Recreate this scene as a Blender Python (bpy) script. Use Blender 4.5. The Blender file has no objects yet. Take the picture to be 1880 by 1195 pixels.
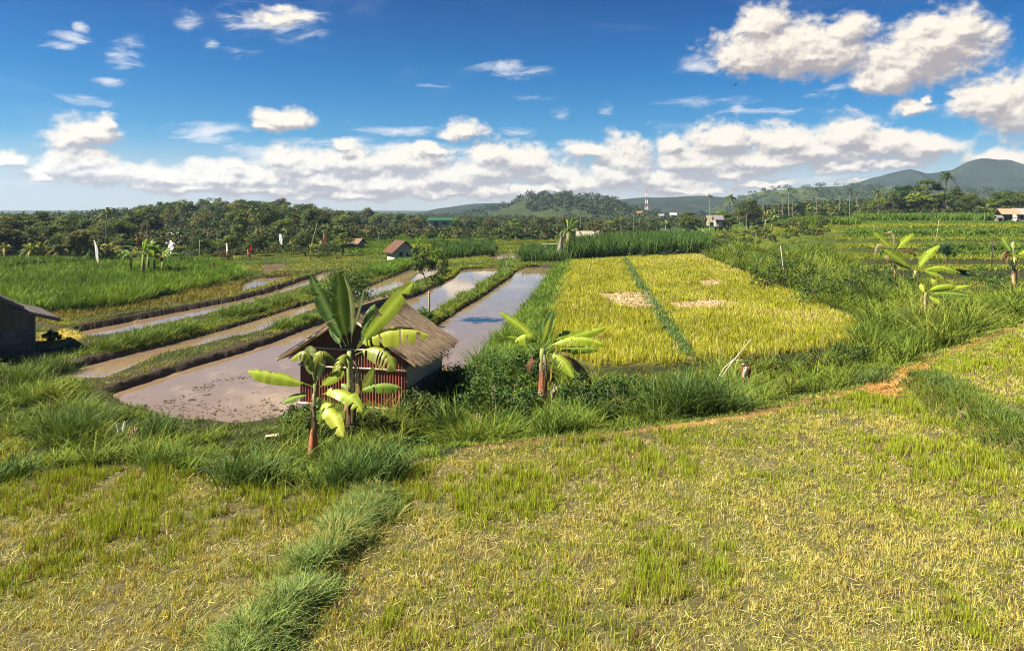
import bpy, math, random
import numpy as np
from mathutils import Vector, Matrix

# ------------------------------------------------------------------ camera, sky, sun, exposure
SC = bpy.context.scene
COL = SC.collection
CAM_Z, FOC, PX0, PY0 = 6.2, 1342.4, 940.0, 385.0      # photo pixels: focal length and horizon row
cam_d = bpy.data.cameras.new("camera")
cam = bpy.data.objects.new("camera", cam_d); COL.objects.link(cam)
cam_d.sensor_width = 36.0
cam_d.lens = 36.0 * FOC / 1880.0
cam_d.shift_y = -(597.5 - PY0) / 1880.0
cam_d.clip_start = 0.1
cam_d.clip_end = 20000.0
cam.location = (0, 0, CAM_Z)
cam.rotation_euler = (math.radians(90), 0, 0)
SC.camera = cam
SC.view_settings.view_transform = 'Standard'
SC.view_settings.look = 'None'
SC.view_settings.exposure = 1.9
SC.view_settings.gamma = 1.0
SC.cycles.max_bounces = 6
SC.cycles.diffuse_bounces = 2
SC.cycles.glossy_bounces = 3
SC.cycles.transmission_bounces = 3
SC.cycles.transparent_max_bounces = 6
SC.cycles.volume_bounces = 0
SC.cycles.filter_width = 1.1
SC.cycles.use_denoising = True
SC.cycles.denoising_prefilter = 'NONE'
SC.cycles.caustics_reflective = False
SC.cycles.caustics_refractive = False

SUN_EL, SUN_AZ = math.radians(48), math.radians(-103)      # azimuth from +Y towards +X: left and a little behind the camera
sdir = Vector((math.sin(SUN_AZ) * math.cos(SUN_EL), math.cos(SUN_AZ) * math.cos(SUN_EL), math.sin(SUN_EL)))
sun_d = bpy.data.lights.new("sun", 'SUN')
sun_d.energy = 5.0
sun_d.angle = math.radians(0.5)
sun_d.color = (1.0, 0.93, 0.80)
sun = bpy.data.objects.new("sun", sun_d); COL.objects.link(sun)
sun.rotation_euler = (-sdir).to_track_quat('-Z', 'Y').to_euler()
sun.location = (-60, -20, 80)

def pix_dir(px, py):
    x = (px - PX0) / FOC; z = (PY0 - py) / FOC
    return math.atan(x), z / math.sqrt(1 + x * x)

class NT:
    def __init__(s, tree): s.t = tree
    def n(s, typ, **kw):
        nd = s.t.nodes.new(typ)
        for k, v in kw.items():
            setattr(nd, k, v)
        return nd
    def set(s, sock, v):
        if isinstance(v, bpy.types.NodeSocket): s.t.links.new(v, sock)
        elif v is not None: sock.default_value = v
    def math(s, op, a, b=None, c=None, clamp=False):
        nd = s.n('ShaderNodeMath', operation=op); nd.use_clamp = clamp
        for i, v in enumerate((a, b, c)):
            if v is not None: s.set(nd.inputs[i], v)
        return nd.outputs[0]
    def vmath(s, op, a, b=None, scale=None):
        nd = s.n('ShaderNodeVectorMath', operation=op)
        s.set(nd.inputs[0], a)
        if b is not None: s.set(nd.inputs[1], b)
        if scale is not None: s.set(nd.inputs['Scale'], scale)
        return nd.outputs['Value'] if op in ('LENGTH', 'DOT_PRODUCT', 'DISTANCE') else nd.outputs[0]
    def mix(s, f, a, b, mode='MIX'):
        nd = s.n('ShaderNodeMix', data_type='RGBA', blend_type=mode)
        s.set(nd.inputs[0], f); s.set(nd.inputs[6], a); s.set(nd.inputs[7], b)
        return nd.outputs[2]
    def noise(s, vec, scale, detail=4.0, rough=0.55, dist=0.0, out='Fac'):
        nd = s.n('ShaderNodeTexNoise')
        if vec is not None: s.set(nd.inputs['Vector'], vec)
        nd.inputs['Scale'].default_value = scale; nd.inputs['Detail'].default_value = detail
        nd.inputs['Roughness'].default_value = rough; nd.inputs['Distortion'].default_value = dist
        return nd.outputs[out]
    def smooth(s, x, lo, hi, a=0.0, b=1.0):
        nd = s.n('ShaderNodeMapRange', interpolation_type='SMOOTHSTEP')
        s.set(nd.inputs[0], x)
        for i, v in enumerate((lo, hi, a, b)): s.set(nd.inputs[i + 1], v)
        return nd.outputs[0]
    def comb(s, x, y, z):
        nd = s.n('ShaderNodeCombineXYZ')
        s.set(nd.inputs[0], x); s.set(nd.inputs[1], y); s.set(nd.inputs[2], z)
        return nd.outputs[0]
    def sep(s, v):
        nd = s.n('ShaderNodeSeparateXYZ'); s.set(nd.inputs[0], v)
        return nd.outputs

# cumulus puffs: direction of centre and radii, written down as degrees read off the sky (cx, cy, rx, ry in 1/1342 rad at the centre)
CUMULUS = [
 (1440,98,112,52,1.0),(1398,52,42,38,1.0),(1550,62,50,32,.75),(1500,108,95,44,1.0),(1370,115,42,35,.9),
 (1715,88,92,52,1.0),(1765,62,48,38,1.0),(1680,118,95,48,1.0),(1628,148,55,33,1.0),(1705,50,36,26,.8),
 (1835,190,75,46,1.0),(1880,215,60,58,1.0),(1800,180,42,28,.8),(1672,200,36,19,.7),(1700,182,14,12,.6),
 (1235,268,26,18,1),(1330,262,60,30,1),(1440,262,56,26,1),(1562,250,52,32,1),(1500,282,92,24,1),(1622,268,66,26,.9),
 (1700,276,70,24,.9),(1400,298,105,22,1),(1270,300,58,26,1),(1340,318,90,16,.8),(1540,308,70,14,.8),(1640,300,80,14,.7),
 (1150,296,46,38,1),(1138,328,62,28,1),(1085,280,48,20,.8),(1052,342,66,24,.9),(965,298,62,28,1),(905,288,36,28,1),
 (855,240,40,20,.7),(825,247,22,13,.6),(1205,332,80,24,.9),(1010,322,60,24,.9),(885,318,60,24,1),
 (745,298,86,26,.85),(650,302,66,30,1),(528,296,36,26,1),(560,318,62,30,1),(590,340,82,20,1),(700,342,88,28,1),(815,332,76,30,1),
 (905,352,34,18,1),(630,268,17,14,1),(780,275,60,12,.7),
 (150,306,66,32,1),(185,322,80,24,1),(158,246,54,26,.95),(135,258,46,22,.95),(200,228,22,15,.8),(15,298,34,18,1),(300,326,60,22,.9),
 (395,328,64,26,1),(350,345,92,16,.9),(470,335,48,26,1),(425,305,22,14,.9),(80,325,50,13,.7),
 (500,38,62,22,.34),(548,36,40,16,.22),(515,18,36,12,.2),(525,222,46,19,1),(490,233,24,13,.9),
 
 (640,360,130,12,.8),(820,354,100,12,.8),(1000,350,110,13,.8),(480,352,100,12,.7),
 (1850,292,62,16,1),
 (1600,336,70,10,.7),(1250,350,90,14,.8),(1400,340,60,10,.7),
]
CIRRUS = [(122,70,46,12,1.0),(95,84,40,9,.9),(148,52,18,14,.9),(198,152,28,11,.9),(222,112,30,40,.6),(385,74,24,14,.7),(345,32,34,24,.6),(440,94,40,14,.55),(505,40,110,34,.9),(1025,208,20,12,.7),(1107,200,26,14,.7),(1352,203,18,12,.6),(950,244,40,12,.7),(375,242,92,20,1.0),(160,186,52,15,1.0),(730,243,90,9,1.0),(930,130,82,18,.8),(1275,125,62,18,.9),(470,276,62,16,1.0),
 (990,181,46,7,.6),(390,295,95,7,.8),(1520,168,52,18,.6),(1310,188,110,12,.6),(620,262,150,12,.8),(1225,232,45,10,.5),(240,100,26,50,.45),
 (640,222,34,9,.5),(800,156,50,5,.5),(880,280,120,10,.7),(60,335,100,10,.6),(1500,330,120,14,.5),(1400,205,150,12,.4),(1640,215,60,10,.4),
 (360,40,30,26,.35),(1830,110,70,22,.35),(700,270,150,10,.7),(980,265,130,8,.5)]

def build_world():
    w = bpy.data.worlds.new("World"); SC.world = w; w.use_nodes = True
    t = w.node_tree; t.nodes.clear(); N = NT(t)
    # cloud density as a node group of (azimuth, elevation)
    g = bpy.data.node_groups.new("cloud_density", 'ShaderNodeTree')
    g.interface.new_socket("P", in_out='INPUT', socket_type='NodeSocketVector')
    g.interface.new_socket("D", in_out='OUTPUT', socket_type='NodeSocketFloat')
    G = NT(g); gi = G.n('NodeGroupInput'); go = G.n('NodeGroupOutput')
    P = gi.outputs[0]
    wn = G.noise(G.vmath('MULTIPLY', P, (1, 1.3, 1)), 26.0, 3.0, 0.5, out='Color')
    Pw = G.vmath('ADD', P, G.vmath('MULTIPLY', G.vmath('SUBTRACT', wn, (.5, .5, .5)), (0.034, 0.026, 0)))
    acc = None
    for (cx, cy, rx, ry, wt) in CUMULUS:
        a, e = pix_dir(cx, cy); ca = math.cos(a)
        q = G.vmath('MULTIPLY', G.vmath('SUBTRACT', Pw, (a, e, 0)), (FOC / (rx * ca * ca * 1.3), FOC / (ry * ca * 1.3), 0))
        q = G.vmath('MINIMUM', q, G.vmath('MULTIPLY', q, (1, 1.55, 1)))
        d = G.math('MULTIPLY_ADD', G.vmath('LENGTH', q), -1.0, 0.42 + 0.58 * wt)
        acc = d if acc is None else G.math('SMOOTH_MAX', acc, d, 0.22)
    n1 = G.noise(G.vmath('MULTIPLY', P, (1, 1.25, 1)), 40.0, 9.0, 0.62, 0.25)
    n2 = G.noise(G.vmath('ADD', G.vmath('MULTIPLY', P, (1, 1.2, 1)), (3.1, 1.7, 0)), 90.0, 5.0, 0.6)
    d = G.math('MULTIPLY_ADD', G.math('SUBTRACT', n1, 0.5), 1.35, acc)
    d = G.math('MULTIPLY_ADD', G.math('SUBTRACT', n2, 0.5), 0.40, d)
    G.set(go.inputs[0], d)

    tc = N.n('ShaderNodeTexCoord')
    x, y, z = N.sep(tc.outputs['Generated'])
    az = N.math('ARCTAN2', x, y)
    hor = N.math('MAXIMUM', N.math('SQRT', N.math('ADD', N.math('MULTIPLY', x, x), N.math('MULTIPLY', y, y))), 0.001)
    el = N.math('DIVIDE', z, hor)
    P = N.comb(az, el, 0.0)
    def dens(vec):
        gn = N.n('ShaderNodeGroup'); gn.node_tree = g; N.set(gn.inputs[0], vec); return gn.outputs[0]
    d0 = dens(P)
    d1 = dens(N.vmath('ADD', P, (-0.007, 0.016, 0)))
    d2 = dens(N.vmath('ADD', P, (-0.002, 0.005, 0)))
    alpha = N.smooth(d0, -0.26, 0.40)
    lit = N.math('MULTIPLY_ADD', N.math('SUBTRACT', d0, d1), 0.62, 0.52)
    lit = N.math('MULTIPLY_ADD', N.math('SUBTRACT', d0, d2), 0.62, lit)
    lit = N.math('MULTIPLY_ADD', N.math('MINIMUM', d0, 0.9), -0.10, lit)
    lit = N.smooth(lit, 0.14, 0.88)
    sky = N.n('ShaderNodeTexSky', sky_type='NISHITA')
    sky.sun_disc = False; sky.sun_elevation = SUN_EL; sky.sun_rotation = SUN_AZ
    sky.altitude = 0; sky.air_density = 1.0; sky.dust_density = 0.3; sky.ozone_density = 3.0
    rp = N.n('ShaderNodeValToRGB'); N.set(rp.inputs[0], N.math('MULTIPLY', el, 2.5, clamp=True))
    e = rp.color_ramp.elements
    e[0].position = 0.0; e[0].color = (0.55, 0.84, 1.0, 1); e[1].position = 1.0; e[1].color = (0.0, 0.18, 0.62, 1)
    for pos, c in ((0.22, (0.22, 0.66, 0.98, 1)), (0.44, (0.05, 0.50, 0.90, 1)), (0.68, (0.006, 0.33, 0.74, 1))):
        k = e.new(pos); k.color = c
    tint = rp.outputs[0]
    base = N.mix(1.0, sky.outputs[0], tint, 'MULTIPLY')
    # thin cirrus: stretched noise inside soft patches
    ca_ = None
    cw = N.noise(P, 12.0, 3.0, 0.5, out='Color')
    Pc = N.vmath('ADD', P, N.vmath('MULTIPLY', N.vmath('SUBTRACT', cw, (.5, .5, .5)), (0.05, 0.02, 0)))
    for (cx, cy, rx, ry, wt) in CIRRUS:
        a, e = pix_dir(cx, cy); cc = math.cos(a)
        q = N.vmath('MULTIPLY', N.vmath('SUBTRACT', Pc, (a, e, 0)), (FOC / (rx * cc * cc * 1.25), FOC / (ry * cc * 1.35), 0))
        dd = N.math('MULTIPLY', N.math('SUBTRACT', 1.0, N.vmath('LENGTH', q), clamp=True), wt)
        ca_ = dd if ca_ is None else N.math('MAXIMUM', ca_, dd)
    st = N.noise(N.vmath('MULTIPLY', N.vmath('ADD', Pc, N.comb(0.0, N.math('MULTIPLY', az, -0.12), 0.0)), (16, 62, 1)), 1.0, 8.0, 0.66, 0.6)
    cir = N.math('MULTIPLY', N.smooth(N.math('MULTIPLY_ADD', ca_, 0.62, N.math('MULTIPLY', N.math('SUBTRACT', st, 0.54), 1.7)), -0.02, 0.66), 0.9)
    cir = N.math('MULTIPLY', cir, N.smooth(ca_, 0.03, 0.35))
    wide = N.math('MULTIPLY', N.smooth(N.noise(N.vmath('MULTIPLY', P, (2.2, 7, 1)), 1.6, 6.0, 0.6, 0.6), 0.52, 0.86), 0.16)
    cir = N.math('MAXIMUM', cir, wide)
    col = N.mix(cir, base, (8.2, 8.3, 8.5, 1))
    # milky air low over the horizon
    low = N.math('MULTIPLY', N.smooth(el, 0.10, 0.01), 0.80)
    col = N.mix(low, col, (6.2, 6.1, 6.1, 1))
    ccol = N.mix(lit, (4.3, 3.8, 3.7, 1), (10.2, 9.2, 7.7, 1))
    col = N.mix(N.math('MULTIPLY', alpha, 0.97), col, ccol)
    # below the horizon only the ground is ever seen
    bg = N.n('ShaderNodeBackground'); N.set(bg.inputs[0], N.vmath('SCALE', col, scale=0.58)); bg.inputs[1].default_value = 0.05
    out = N.n('ShaderNodeOutputWorld'); t.links.new(bg.outputs[0], out.inputs[0])
    w.cycles.sampling_method = 'MANUAL'; w.cycles.sample_map_resolution = 512
build_world()

# ------------------------------------------------------------------ helpers
RNG = np.random.RandomState(7)
ALBEDO = 0.76
def tag(o, label=None, cat=None, group=None, kind=None):
    if label: o['label'] = label
    if cat: o['category'] = cat
    if group: o['group'] = group
    if kind: o['kind'] = kind
    return o
def mesh_data(name, V, T=None, Q=None, col=None, smooth=False):
    V = np.asarray(V, np.float32).reshape(-1, 3)
    parts, starts, n = [], [], 0
    for F, k in ((T, 3), (Q, 4)):
        if F is not None and len(F):
            F = np.asarray(F, np.int32).reshape(-1, k)
            parts.append(F.ravel()); starts.append(n + np.arange(len(F), dtype=np.int32) * k); n += F.size
    me = bpy.data.meshes.new(name)
    L = np.concatenate(parts); S = np.concatenate(starts)
    me.vertices.add(len(V)); me.vertices.foreach_set('co', V.ravel())
    me.loops.add(len(L)); me.loops.foreach_set('vertex_index', L)
    me.polygons.add(len(S)); me.polygons.foreach_set('loop_start', S)
    me.polygons.foreach_set('use_smooth', np.full(len(S), smooth, bool))
    if col is not None:
        a = me.attributes.new('Col', 'FLOAT_COLOR', 'POINT')
        c = np.ones((len(V), 4), np.float32); c[:, :3] = np.clip(np.asarray(col) * ALBEDO, 0.0, 0.9)
        a.data.foreach_set('color', c.ravel())
    me.update(calc_edges=True)
    return me
def link(name, me, mat=None, parent=None, loc=None):
    o = bpy.data.objects.new(name, me); COL.objects.link(o)
    if mat is not None and not me.materials: me.materials.append(mat)
    if parent is not None: o.parent = parent
    if loc is not None: o.location = loc
    return o
def obj(name, V, T=None, Q=None, mat=None, col=None, parent=None, smooth=False):
    return link(name, mesh_data(name, V, T, Q, col, smooth), mat, parent)
def empty(name, loc=(0, 0, 0), rz=0.0):
    o = bpy.data.objects.new(name, None); COL.objects.link(o)
    o.location = loc; o.rotation_euler = (0, 0, rz); o.empty_display_size = 0.2
    return o
KIDS = {}
def copy_tree(o, parent=None):
    c = o.copy(); COL.objects.link(c)
    if parent is not None: c.parent = parent
    for ch in list(o.children): copy_tree(ch, c)
    return c
class MB:
    """collects boxes, tubes and sheets of ONE part"""
    def __init__(s): s.V, s.T, s.Q, s.C, s.n = [], [], [], [], 0
    def add(s, V, T=None, Q=None, col=None):
        V = np.asarray(V, float).reshape(-1, 3)
        if T is not None and len(T): s.T.append(np.asarray(T, int).reshape(-1, 3) + s.n)
        if Q is not None and len(Q): s.Q.append(np.asarray(Q, int).reshape(-1, 4) + s.n)
        c = np.empty((len(V), 3)); c[:] = (0.5, 0.5, 0.5) if col is None else col
        s.C.append(c); s.V.append(V); s.n += len(V)
        return s
    def box(s, c, size, rot=None, col=None):
        x, y, z = [v / 2 for v in size]
        V = np.array([(-x,-y,-z),(x,-y,-z),(x,y,-z),(-x,y,-z),(-x,-y,z),(x,-y,z),(x,y,z),(-x,y,z)])
        if rot is not None: V = V @ np.array(rot.to_3x3()).T
        Q = [(0,3,2,1),(4,5,6,7),(0,1,5,4),(1,2,6,5),(2,3,7,6),(3,0,4,7)]
        return s.add(V + np.array(c), Q=Q, col=col)
    def tube(s, pts, rad, n=7, col=None, cap=True):
        pts = np.asarray(pts, float); k = len(pts); rad = np.broadcast_to(np.asarray(rad, float), (k,))
        tan = np.gradient(pts, axis=0); tan /= np.linalg.norm(tan, axis=1)[:, None] + 1e-9
        up = np.array([0.0, 0, 1.0]) if abs(tan[0][2]) < .9 else np.array([1.0, 0, 0])
        a = np.cross(tan, up); a /= np.linalg.norm(a, axis=1)[:, None] + 1e-9
        b = np.cross(tan, a)
        th = np.arange(n) * 2 * math.pi / n
        ring = pts[:, None] + rad[:, None, None] * (np.cos(th)[None, :, None] * a[:, None] + np.sin(th)[None, :, None] * b[:, None])
        V = ring.reshape(-1, 3); Q = []
        for i in range(k - 1):
            for j in range(n):
                Q.append((i*n+j, i*n+(j+1) % n, (i+1)*n+(j+1) % n, (i+1)*n+j))
        T = []
        if cap:
            V = np.vstack([V, pts[0], pts[-1]]); m = k * n
            for j in range(n):
                T.append((m, (j+1) % n, j)); T.append((m+1, (k-1)*n+j, (k-1)*n+(j+1) % n))
        if col is not None and np.ndim(col) == 2:
            c = np.repeat(np.asarray(col, float), n, axis=0)
            if cap: c = np.vstack([c, c[0], c[-1]])
            col = c
        return s.add(V, T, Q, col)
    def data(s, name, smooth=False):
        return mesh_data(name, np.vstack(s.V), np.vstack(s.T) if s.T else None, np.vstack(s.Q) if s.Q else None, np.vstack(s.C), smooth)
    def build(s, name, mat, parent=None, smooth=False):
        return link(name, s.data(name, smooth), mat, parent)

# ------------------------------------------------------------------ value noise in numpy
def _hash(i, j, seed):
    h = (i.astype(np.int64) * 374761393 + j.astype(np.int64) * 668265263 + seed * 1442695041) & 0x7fffffff
    h = ((h ^ (h >> 13)) * 1274126177) & 0x7fffffff
    h = h ^ (h >> 16)
    return (h % 100003) / 100003.0
def vnoise(x, y, seed=0):
    x = np.asarray(x, float); y = np.asarray(y, float)
    i = np.floor(x); j = np.floor(y); u = x - i; v = y - j
    u = u*u*(3-2*u); v = v*v*(3-2*v)
    a = _hash(i, j, seed); b = _hash(i+1, j, seed); c = _hash(i, j+1, seed); d = _hash(i+1, j+1, seed)
    return (a*(1-u)+b*u)*(1-v) + (c*(1-u)+d*u)*v
def fbm(x, y, seed=0, oct=3):
    s = 0; a = 0.5; t = 0
    for k in range(oct):
        s = s + a * vnoise(x * 2**k, y * 2**k, seed + k * 17); t += a; a *= .55
    return s / t
def sst(x, lo, hi):
    t = np.clip((x - lo) / (hi - lo), 0, 1); return t*t*(3-2*t)

# ------------------------------------------------------------------ materials
def new_mat(name):
    m = bpy.data.materials.new(name); m.use_nodes = True
    t = m.node_tree; t.nodes.clear()
    N = NT(t); out = N.n('ShaderNodeOutputMaterial')
    return m, N, out
def foliage_mat(name, transl=0.35, spec=0.25, rough=0.5, nscale=0.0, namp=0.0, objrand=0.0, gain=1.0):
    m, N, out = new_mat(name)
    at = N.n('ShaderNodeAttribute', attribute_name='Col')
    c = at.outputs['Color']
    if gain != 1.0: c = N.vmath('SCALE', c, scale=gain)
    if objrand:
        oi = N.n('ShaderNodeObjectInfo')
        hs = N.n('ShaderNodeHueSaturation')
        N.set(hs.inputs['Hue'], N.math('MULTIPLY_ADD', oi.outputs['Random'], 0.06 * objrand, 0.5 - 0.03 * objrand))
        N.set(hs.inputs['Value'], N.math('MULTIPLY_ADD', N.math('FRACT', N.math('MULTIPLY', oi.outputs['Random'], 7.31)), 0.5 * objrand, 1 - 0.25 * objrand))
        N.set(hs.inputs['Color'], c); c = hs.outputs[0]
    if namp:
        ge = N.n('ShaderNodeNewGeometry')
        n = N.noise(ge.outputs['Position'], nscale, 3.0)
        c = N.mix(1.0, c, N.comb(*[N.math('MULTIPLY_ADD', n, namp, 1 - namp / 2)] * 3), 'MULTIPLY')
    p = N.n('ShaderNodeBsdfPrincipled'); N.set(p.inputs['Base Color'], c)
    p.inputs['Roughness'].default_value = rough; p.inputs['Specular IOR Level'].default_value = spec
    if transl:
        tr = N.n('ShaderNodeBsdfTranslucent'); N.set(tr.inputs[0], N.mix(1.0, c, (1.25, 1.2, 0.55, 1), 'MULTIPLY'))
        mx = N.n('ShaderNodeMixShader'); mx.inputs[0].default_value = transl
        N.t.links.new(p.outputs[0], mx.inputs[1]); N.t.links.new(tr.outputs[0], mx.inputs[2])
        N.t.links.new(mx.outputs[0], out.inputs[0])
    else:
        N.t.links.new(p.outputs[0], out.inputs[0])
    return m
def solid_mat(name, rough=0.8, spec=0.2, nscale=6.0, namp=0.35, bump=0.0, bscale=30.0, metal=0.0, stretch=None):
    """takes its colour from the part's Col attribute, worn by noise"""
    m, N, out = new_mat(name)
    at = N.n('ShaderNodeAttribute', attribute_name='Col')
    tc = N.n('ShaderNodeTexCoord'); v = tc.outputs['Object']
    if stretch: v = N.vmath('MULTIPLY', v, stretch)
    n = N.noise(v, nscale, 6.0, 0.6)
    c = N.mix(1.0, at.outputs['Color'], N.comb(*[N.math('MULTIPLY_ADD', n, 2 * namp, 1 - namp)] * 3), 'MULTIPLY')
    p = N.n('ShaderNodeBsdfPrincipled'); N.set(p.inputs['Base Color'], c)
    p.inputs['Roughness'].default_value = rough; p.inputs['Specular IOR Level'].default_value = spec; p.inputs['Metallic'].default_value = metal
    if bump:
        b = N.n('ShaderNodeBump'); b.inputs['Strength'].default_value = bump; b.inputs['Distance'].default_value = 0.02
        N.set(b.inputs['Height'], N.noise(v, bscale, 5.0, 0.6)); N.set(p.inputs['Normal'], b.outputs[0])
    N.t.links.new(p.outputs[0], out.inputs[0])
    return m
M_GRASS = foliage_mat("grass_blades", 0.22, 0.10, 0.6)
M_LEAF = foliage_mat("tree_leaves", 0.22, 0.14, 0.6, objrand=1.0)
M_SHRUB = foliage_mat("shrub_leaves", 0.22, 0.14, 0.6)
M_BANANA = foliage_mat("banana_leaf", 0.42, 0.30, 0.42, 3.0, 0.25)
M_BARK = solid_mat("bark", 0.9, 0.1, 9.0, 0.45, 0.6, 25.0)
M_WOOD = solid_mat("weathered_wood", 0.85, 0.15, 5.0, 0.35, 0.4, 30.0, stretch=(1, 1, 1))
M_RUST = solid_mat("red_corrugated_metal", 0.6, 0.35, 3.0, 0.42, 0.15, 30.0, stretch=(1, 1, .35))
M_WALL = solid_mat("plastered_wall", 0.9, 0.1, 2.2, 0.3, 0.4, 18.0)
M_ROOF = solid_mat("roof_covering", 0.9, 0.1, 4.0, 0.4, 0.5, 20.0)
M_CLOTH = foliage_mat("thin_cloth", 0.3, 0.1, 0.8)
M_SKIN = solid_mat("person_surface", 0.7, 0.2, 6.0, 0.1)
M_PAINT = solid_mat("painted_metal", 0.5, 0.4, 2.0, 0.15)
# ------------------------------------------------------------------ the lie of the land
def U(px, py, z=0.0):
    d = (CAM_Z - z) * FOC / max(py - PY0, 2.0)
    return ((px - PX0) / FOC * d, d)
def UP(poly, z): return np.array([U(a, b, z) for a, b in poly])
def sd_line(X, Y, line, closed=False):
    """distance to a polyline and the position along it (0..1)"""
    L = np.asarray(line, float)
    if closed: L = np.vstack([L, L[:1]])
    best = np.full(X.shape, 1e18); tt = np.zeros(X.shape)
    seg = np.hypot(*(L[1:] - L[:-1]).T); tot = seg.sum(); acc = 0
    for k in range(len(L) - 1):
        a = L[k]; d = L[k+1] - a; l2 = d @ d + 1e-12
        t = np.clip(((X - a[0]) * d[0] + (Y - a[1]) * d[1]) / l2, 0, 1)
        q = (X - a[0] - t * d[0])**2 + (Y - a[1] - t * d[1])**2
        m = q < best; best = np.where(m, q, best); tt = np.where(m, (acc + t * seg[k]) / tot, tt); acc += seg[k]
    return np.sqrt(best), tt
def inside(X, Y, poly):
    P = np.asarray(poly, float); c = np.zeros(X.shape, bool); n = len(P)
    for i in range(n):
        x1, y1 = P[i]; x2, y2 = P[(i+1) % n]
        if y1 == y2: continue
        c ^= ((y1 > Y) != (y2 > Y)) & (X < (x2 - x1) * (Y - y1) / (y2 - y1) + x1)
    return c
def sd_poly(X, Y, poly):
    d, _ = sd_line(X, Y, poly, True)
    return np.where(inside(X, Y, poly), d, -d)

ZW = -1.0                                             # water level of the paddies
FIELD_NEAR = np.vstack([UP([(-900,905),(-300,900),(0,872),(94,864),(241,858),(361,872),(450,893),(560,903),(680,884),(760,852),(850,830),(1000,812),
                            (1140,798),(1370,766),(1500,736),(1640,706),(1700,670),(1880,598),(2100,540),(2600,500)], 0.0), [(60, -12), (-60, -12)]])
FIELD_RIGHT = UP([(1712,692),(1745,655),(1880,603),(2250,560),(2700,640),(2700,900),(2200,830),(1880,752),(1740,712)], 0.42)
FIELD_GOLD = UP([(1044,482),(1150,474),(1288,470),(1400,517),(1500,558),(1574,592),(1566,630),(1440,648),(1300,660),(1235,668),(1090,672),(1015,640),(1005,590),(1022,530)], -0.5)
POND = {
 'near': UP([(190,718),(233,747),(321,779),(439,785),(500,776),(548,757),(585,735),(640,690),(705,640),(770,592),(862,540),(925,500),(905,493),(846,495),(826,510),
             (748,545),(680,562),(590,588),(480,628),(400,652),(310,680)], ZW),
 'right': UP([(838,694),(792,692),(772,650),(800,597),(872,548),(938,503),(968,491),(1016,489),(988,530),(952,572),(908,622),(872,664)], ZW),
 'middle': UP([(60,674),(88,701),(150,699),(186,700),(300,655),(400,630),(480,610),(590,566),(680,548),(745,528),(812,500),(800,491),(748,496),(690,522),(560,560),(420,604),(300,636),(170,660)], ZW),
 'upper': UP([(126,604),(240,581),(418,550),(480,535),(590,502),(628,496),(570,525),(470,556),(330,592),(240,614),(165,624)], ZW),
 'far': UP([(900,471),(930,466),(960,467),(958,478),(905,479)], ZW),
 'seedling': UP([(445,522),(470,512),(530,508),(556,504),(500,523),(440,540)], ZW),
 'mirror': UP([(480,487),(520,484),(530,496),(485,505)], ZW),
}
BUND = {   # polyline, half width, crest height, name
 'mud': (UP([(60,588),(130,600),(240,579),(420,546),(480,532),(560,506),(575,502)], -0.7), 0.5, -0.66),
 'mudend': (UP([(122,603),(150,622),(185,628)], -0.7), 0.45, -0.7),
 'tall': (UP([(86,674),(120,661),(230,634),(330,607),(480,564),(600,531),(700,500),(748,484)], -0.7), 1.0, -0.70),
 'second': (UP([(150,715),(187,706),(300,670),(400,643),(480,619),(590,578),(680,555),(750,538),(824,504),(838,491),(905,486)], -0.7), 0.7, -0.72),
 'third': (UP([(700,650),(770,592),(800,577),(865,541),(928,503),(934,488),(938,474)], -0.7), 0.8, -0.70),
 'cross': (UP([(900,487),(960,486),(1025,487)], -0.7), 0.7, -0.62),
}
PATH = UP([(860,826),(1000,808),(1140,796),(1370,764),(1500,733),(1600,712),(1660,690),(1700,665),(1790,630),(1880,596)], 0.0)
NEARBUND = UP([(690,905),(668,935),(632,970),(590,1030),(545,1085),(490,1145),(440,1195),(350,1300)], 0.1)
RBANK = UP([(1690,708),(1745,740),(1880,815),(2100,930)], 0.1)
GOLDBUND = UP([(1148,477),(1165,505),(1185,540),(1212,580),(1240,620),(1262,655)], -0.4)
SHADE_DIP = UP([(770,820),(800,790),(830,750),(852,715)], -.6)  # hollow dug to deepen the shadow right of the hut
TERRACES = [(1500, 500, -0.1), (1490, 478, 0.5), (1520, 459, 1.1), (1560, 444, 1.7), (1560, 432, 2.2), (1580, 422, 2.8)]

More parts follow.
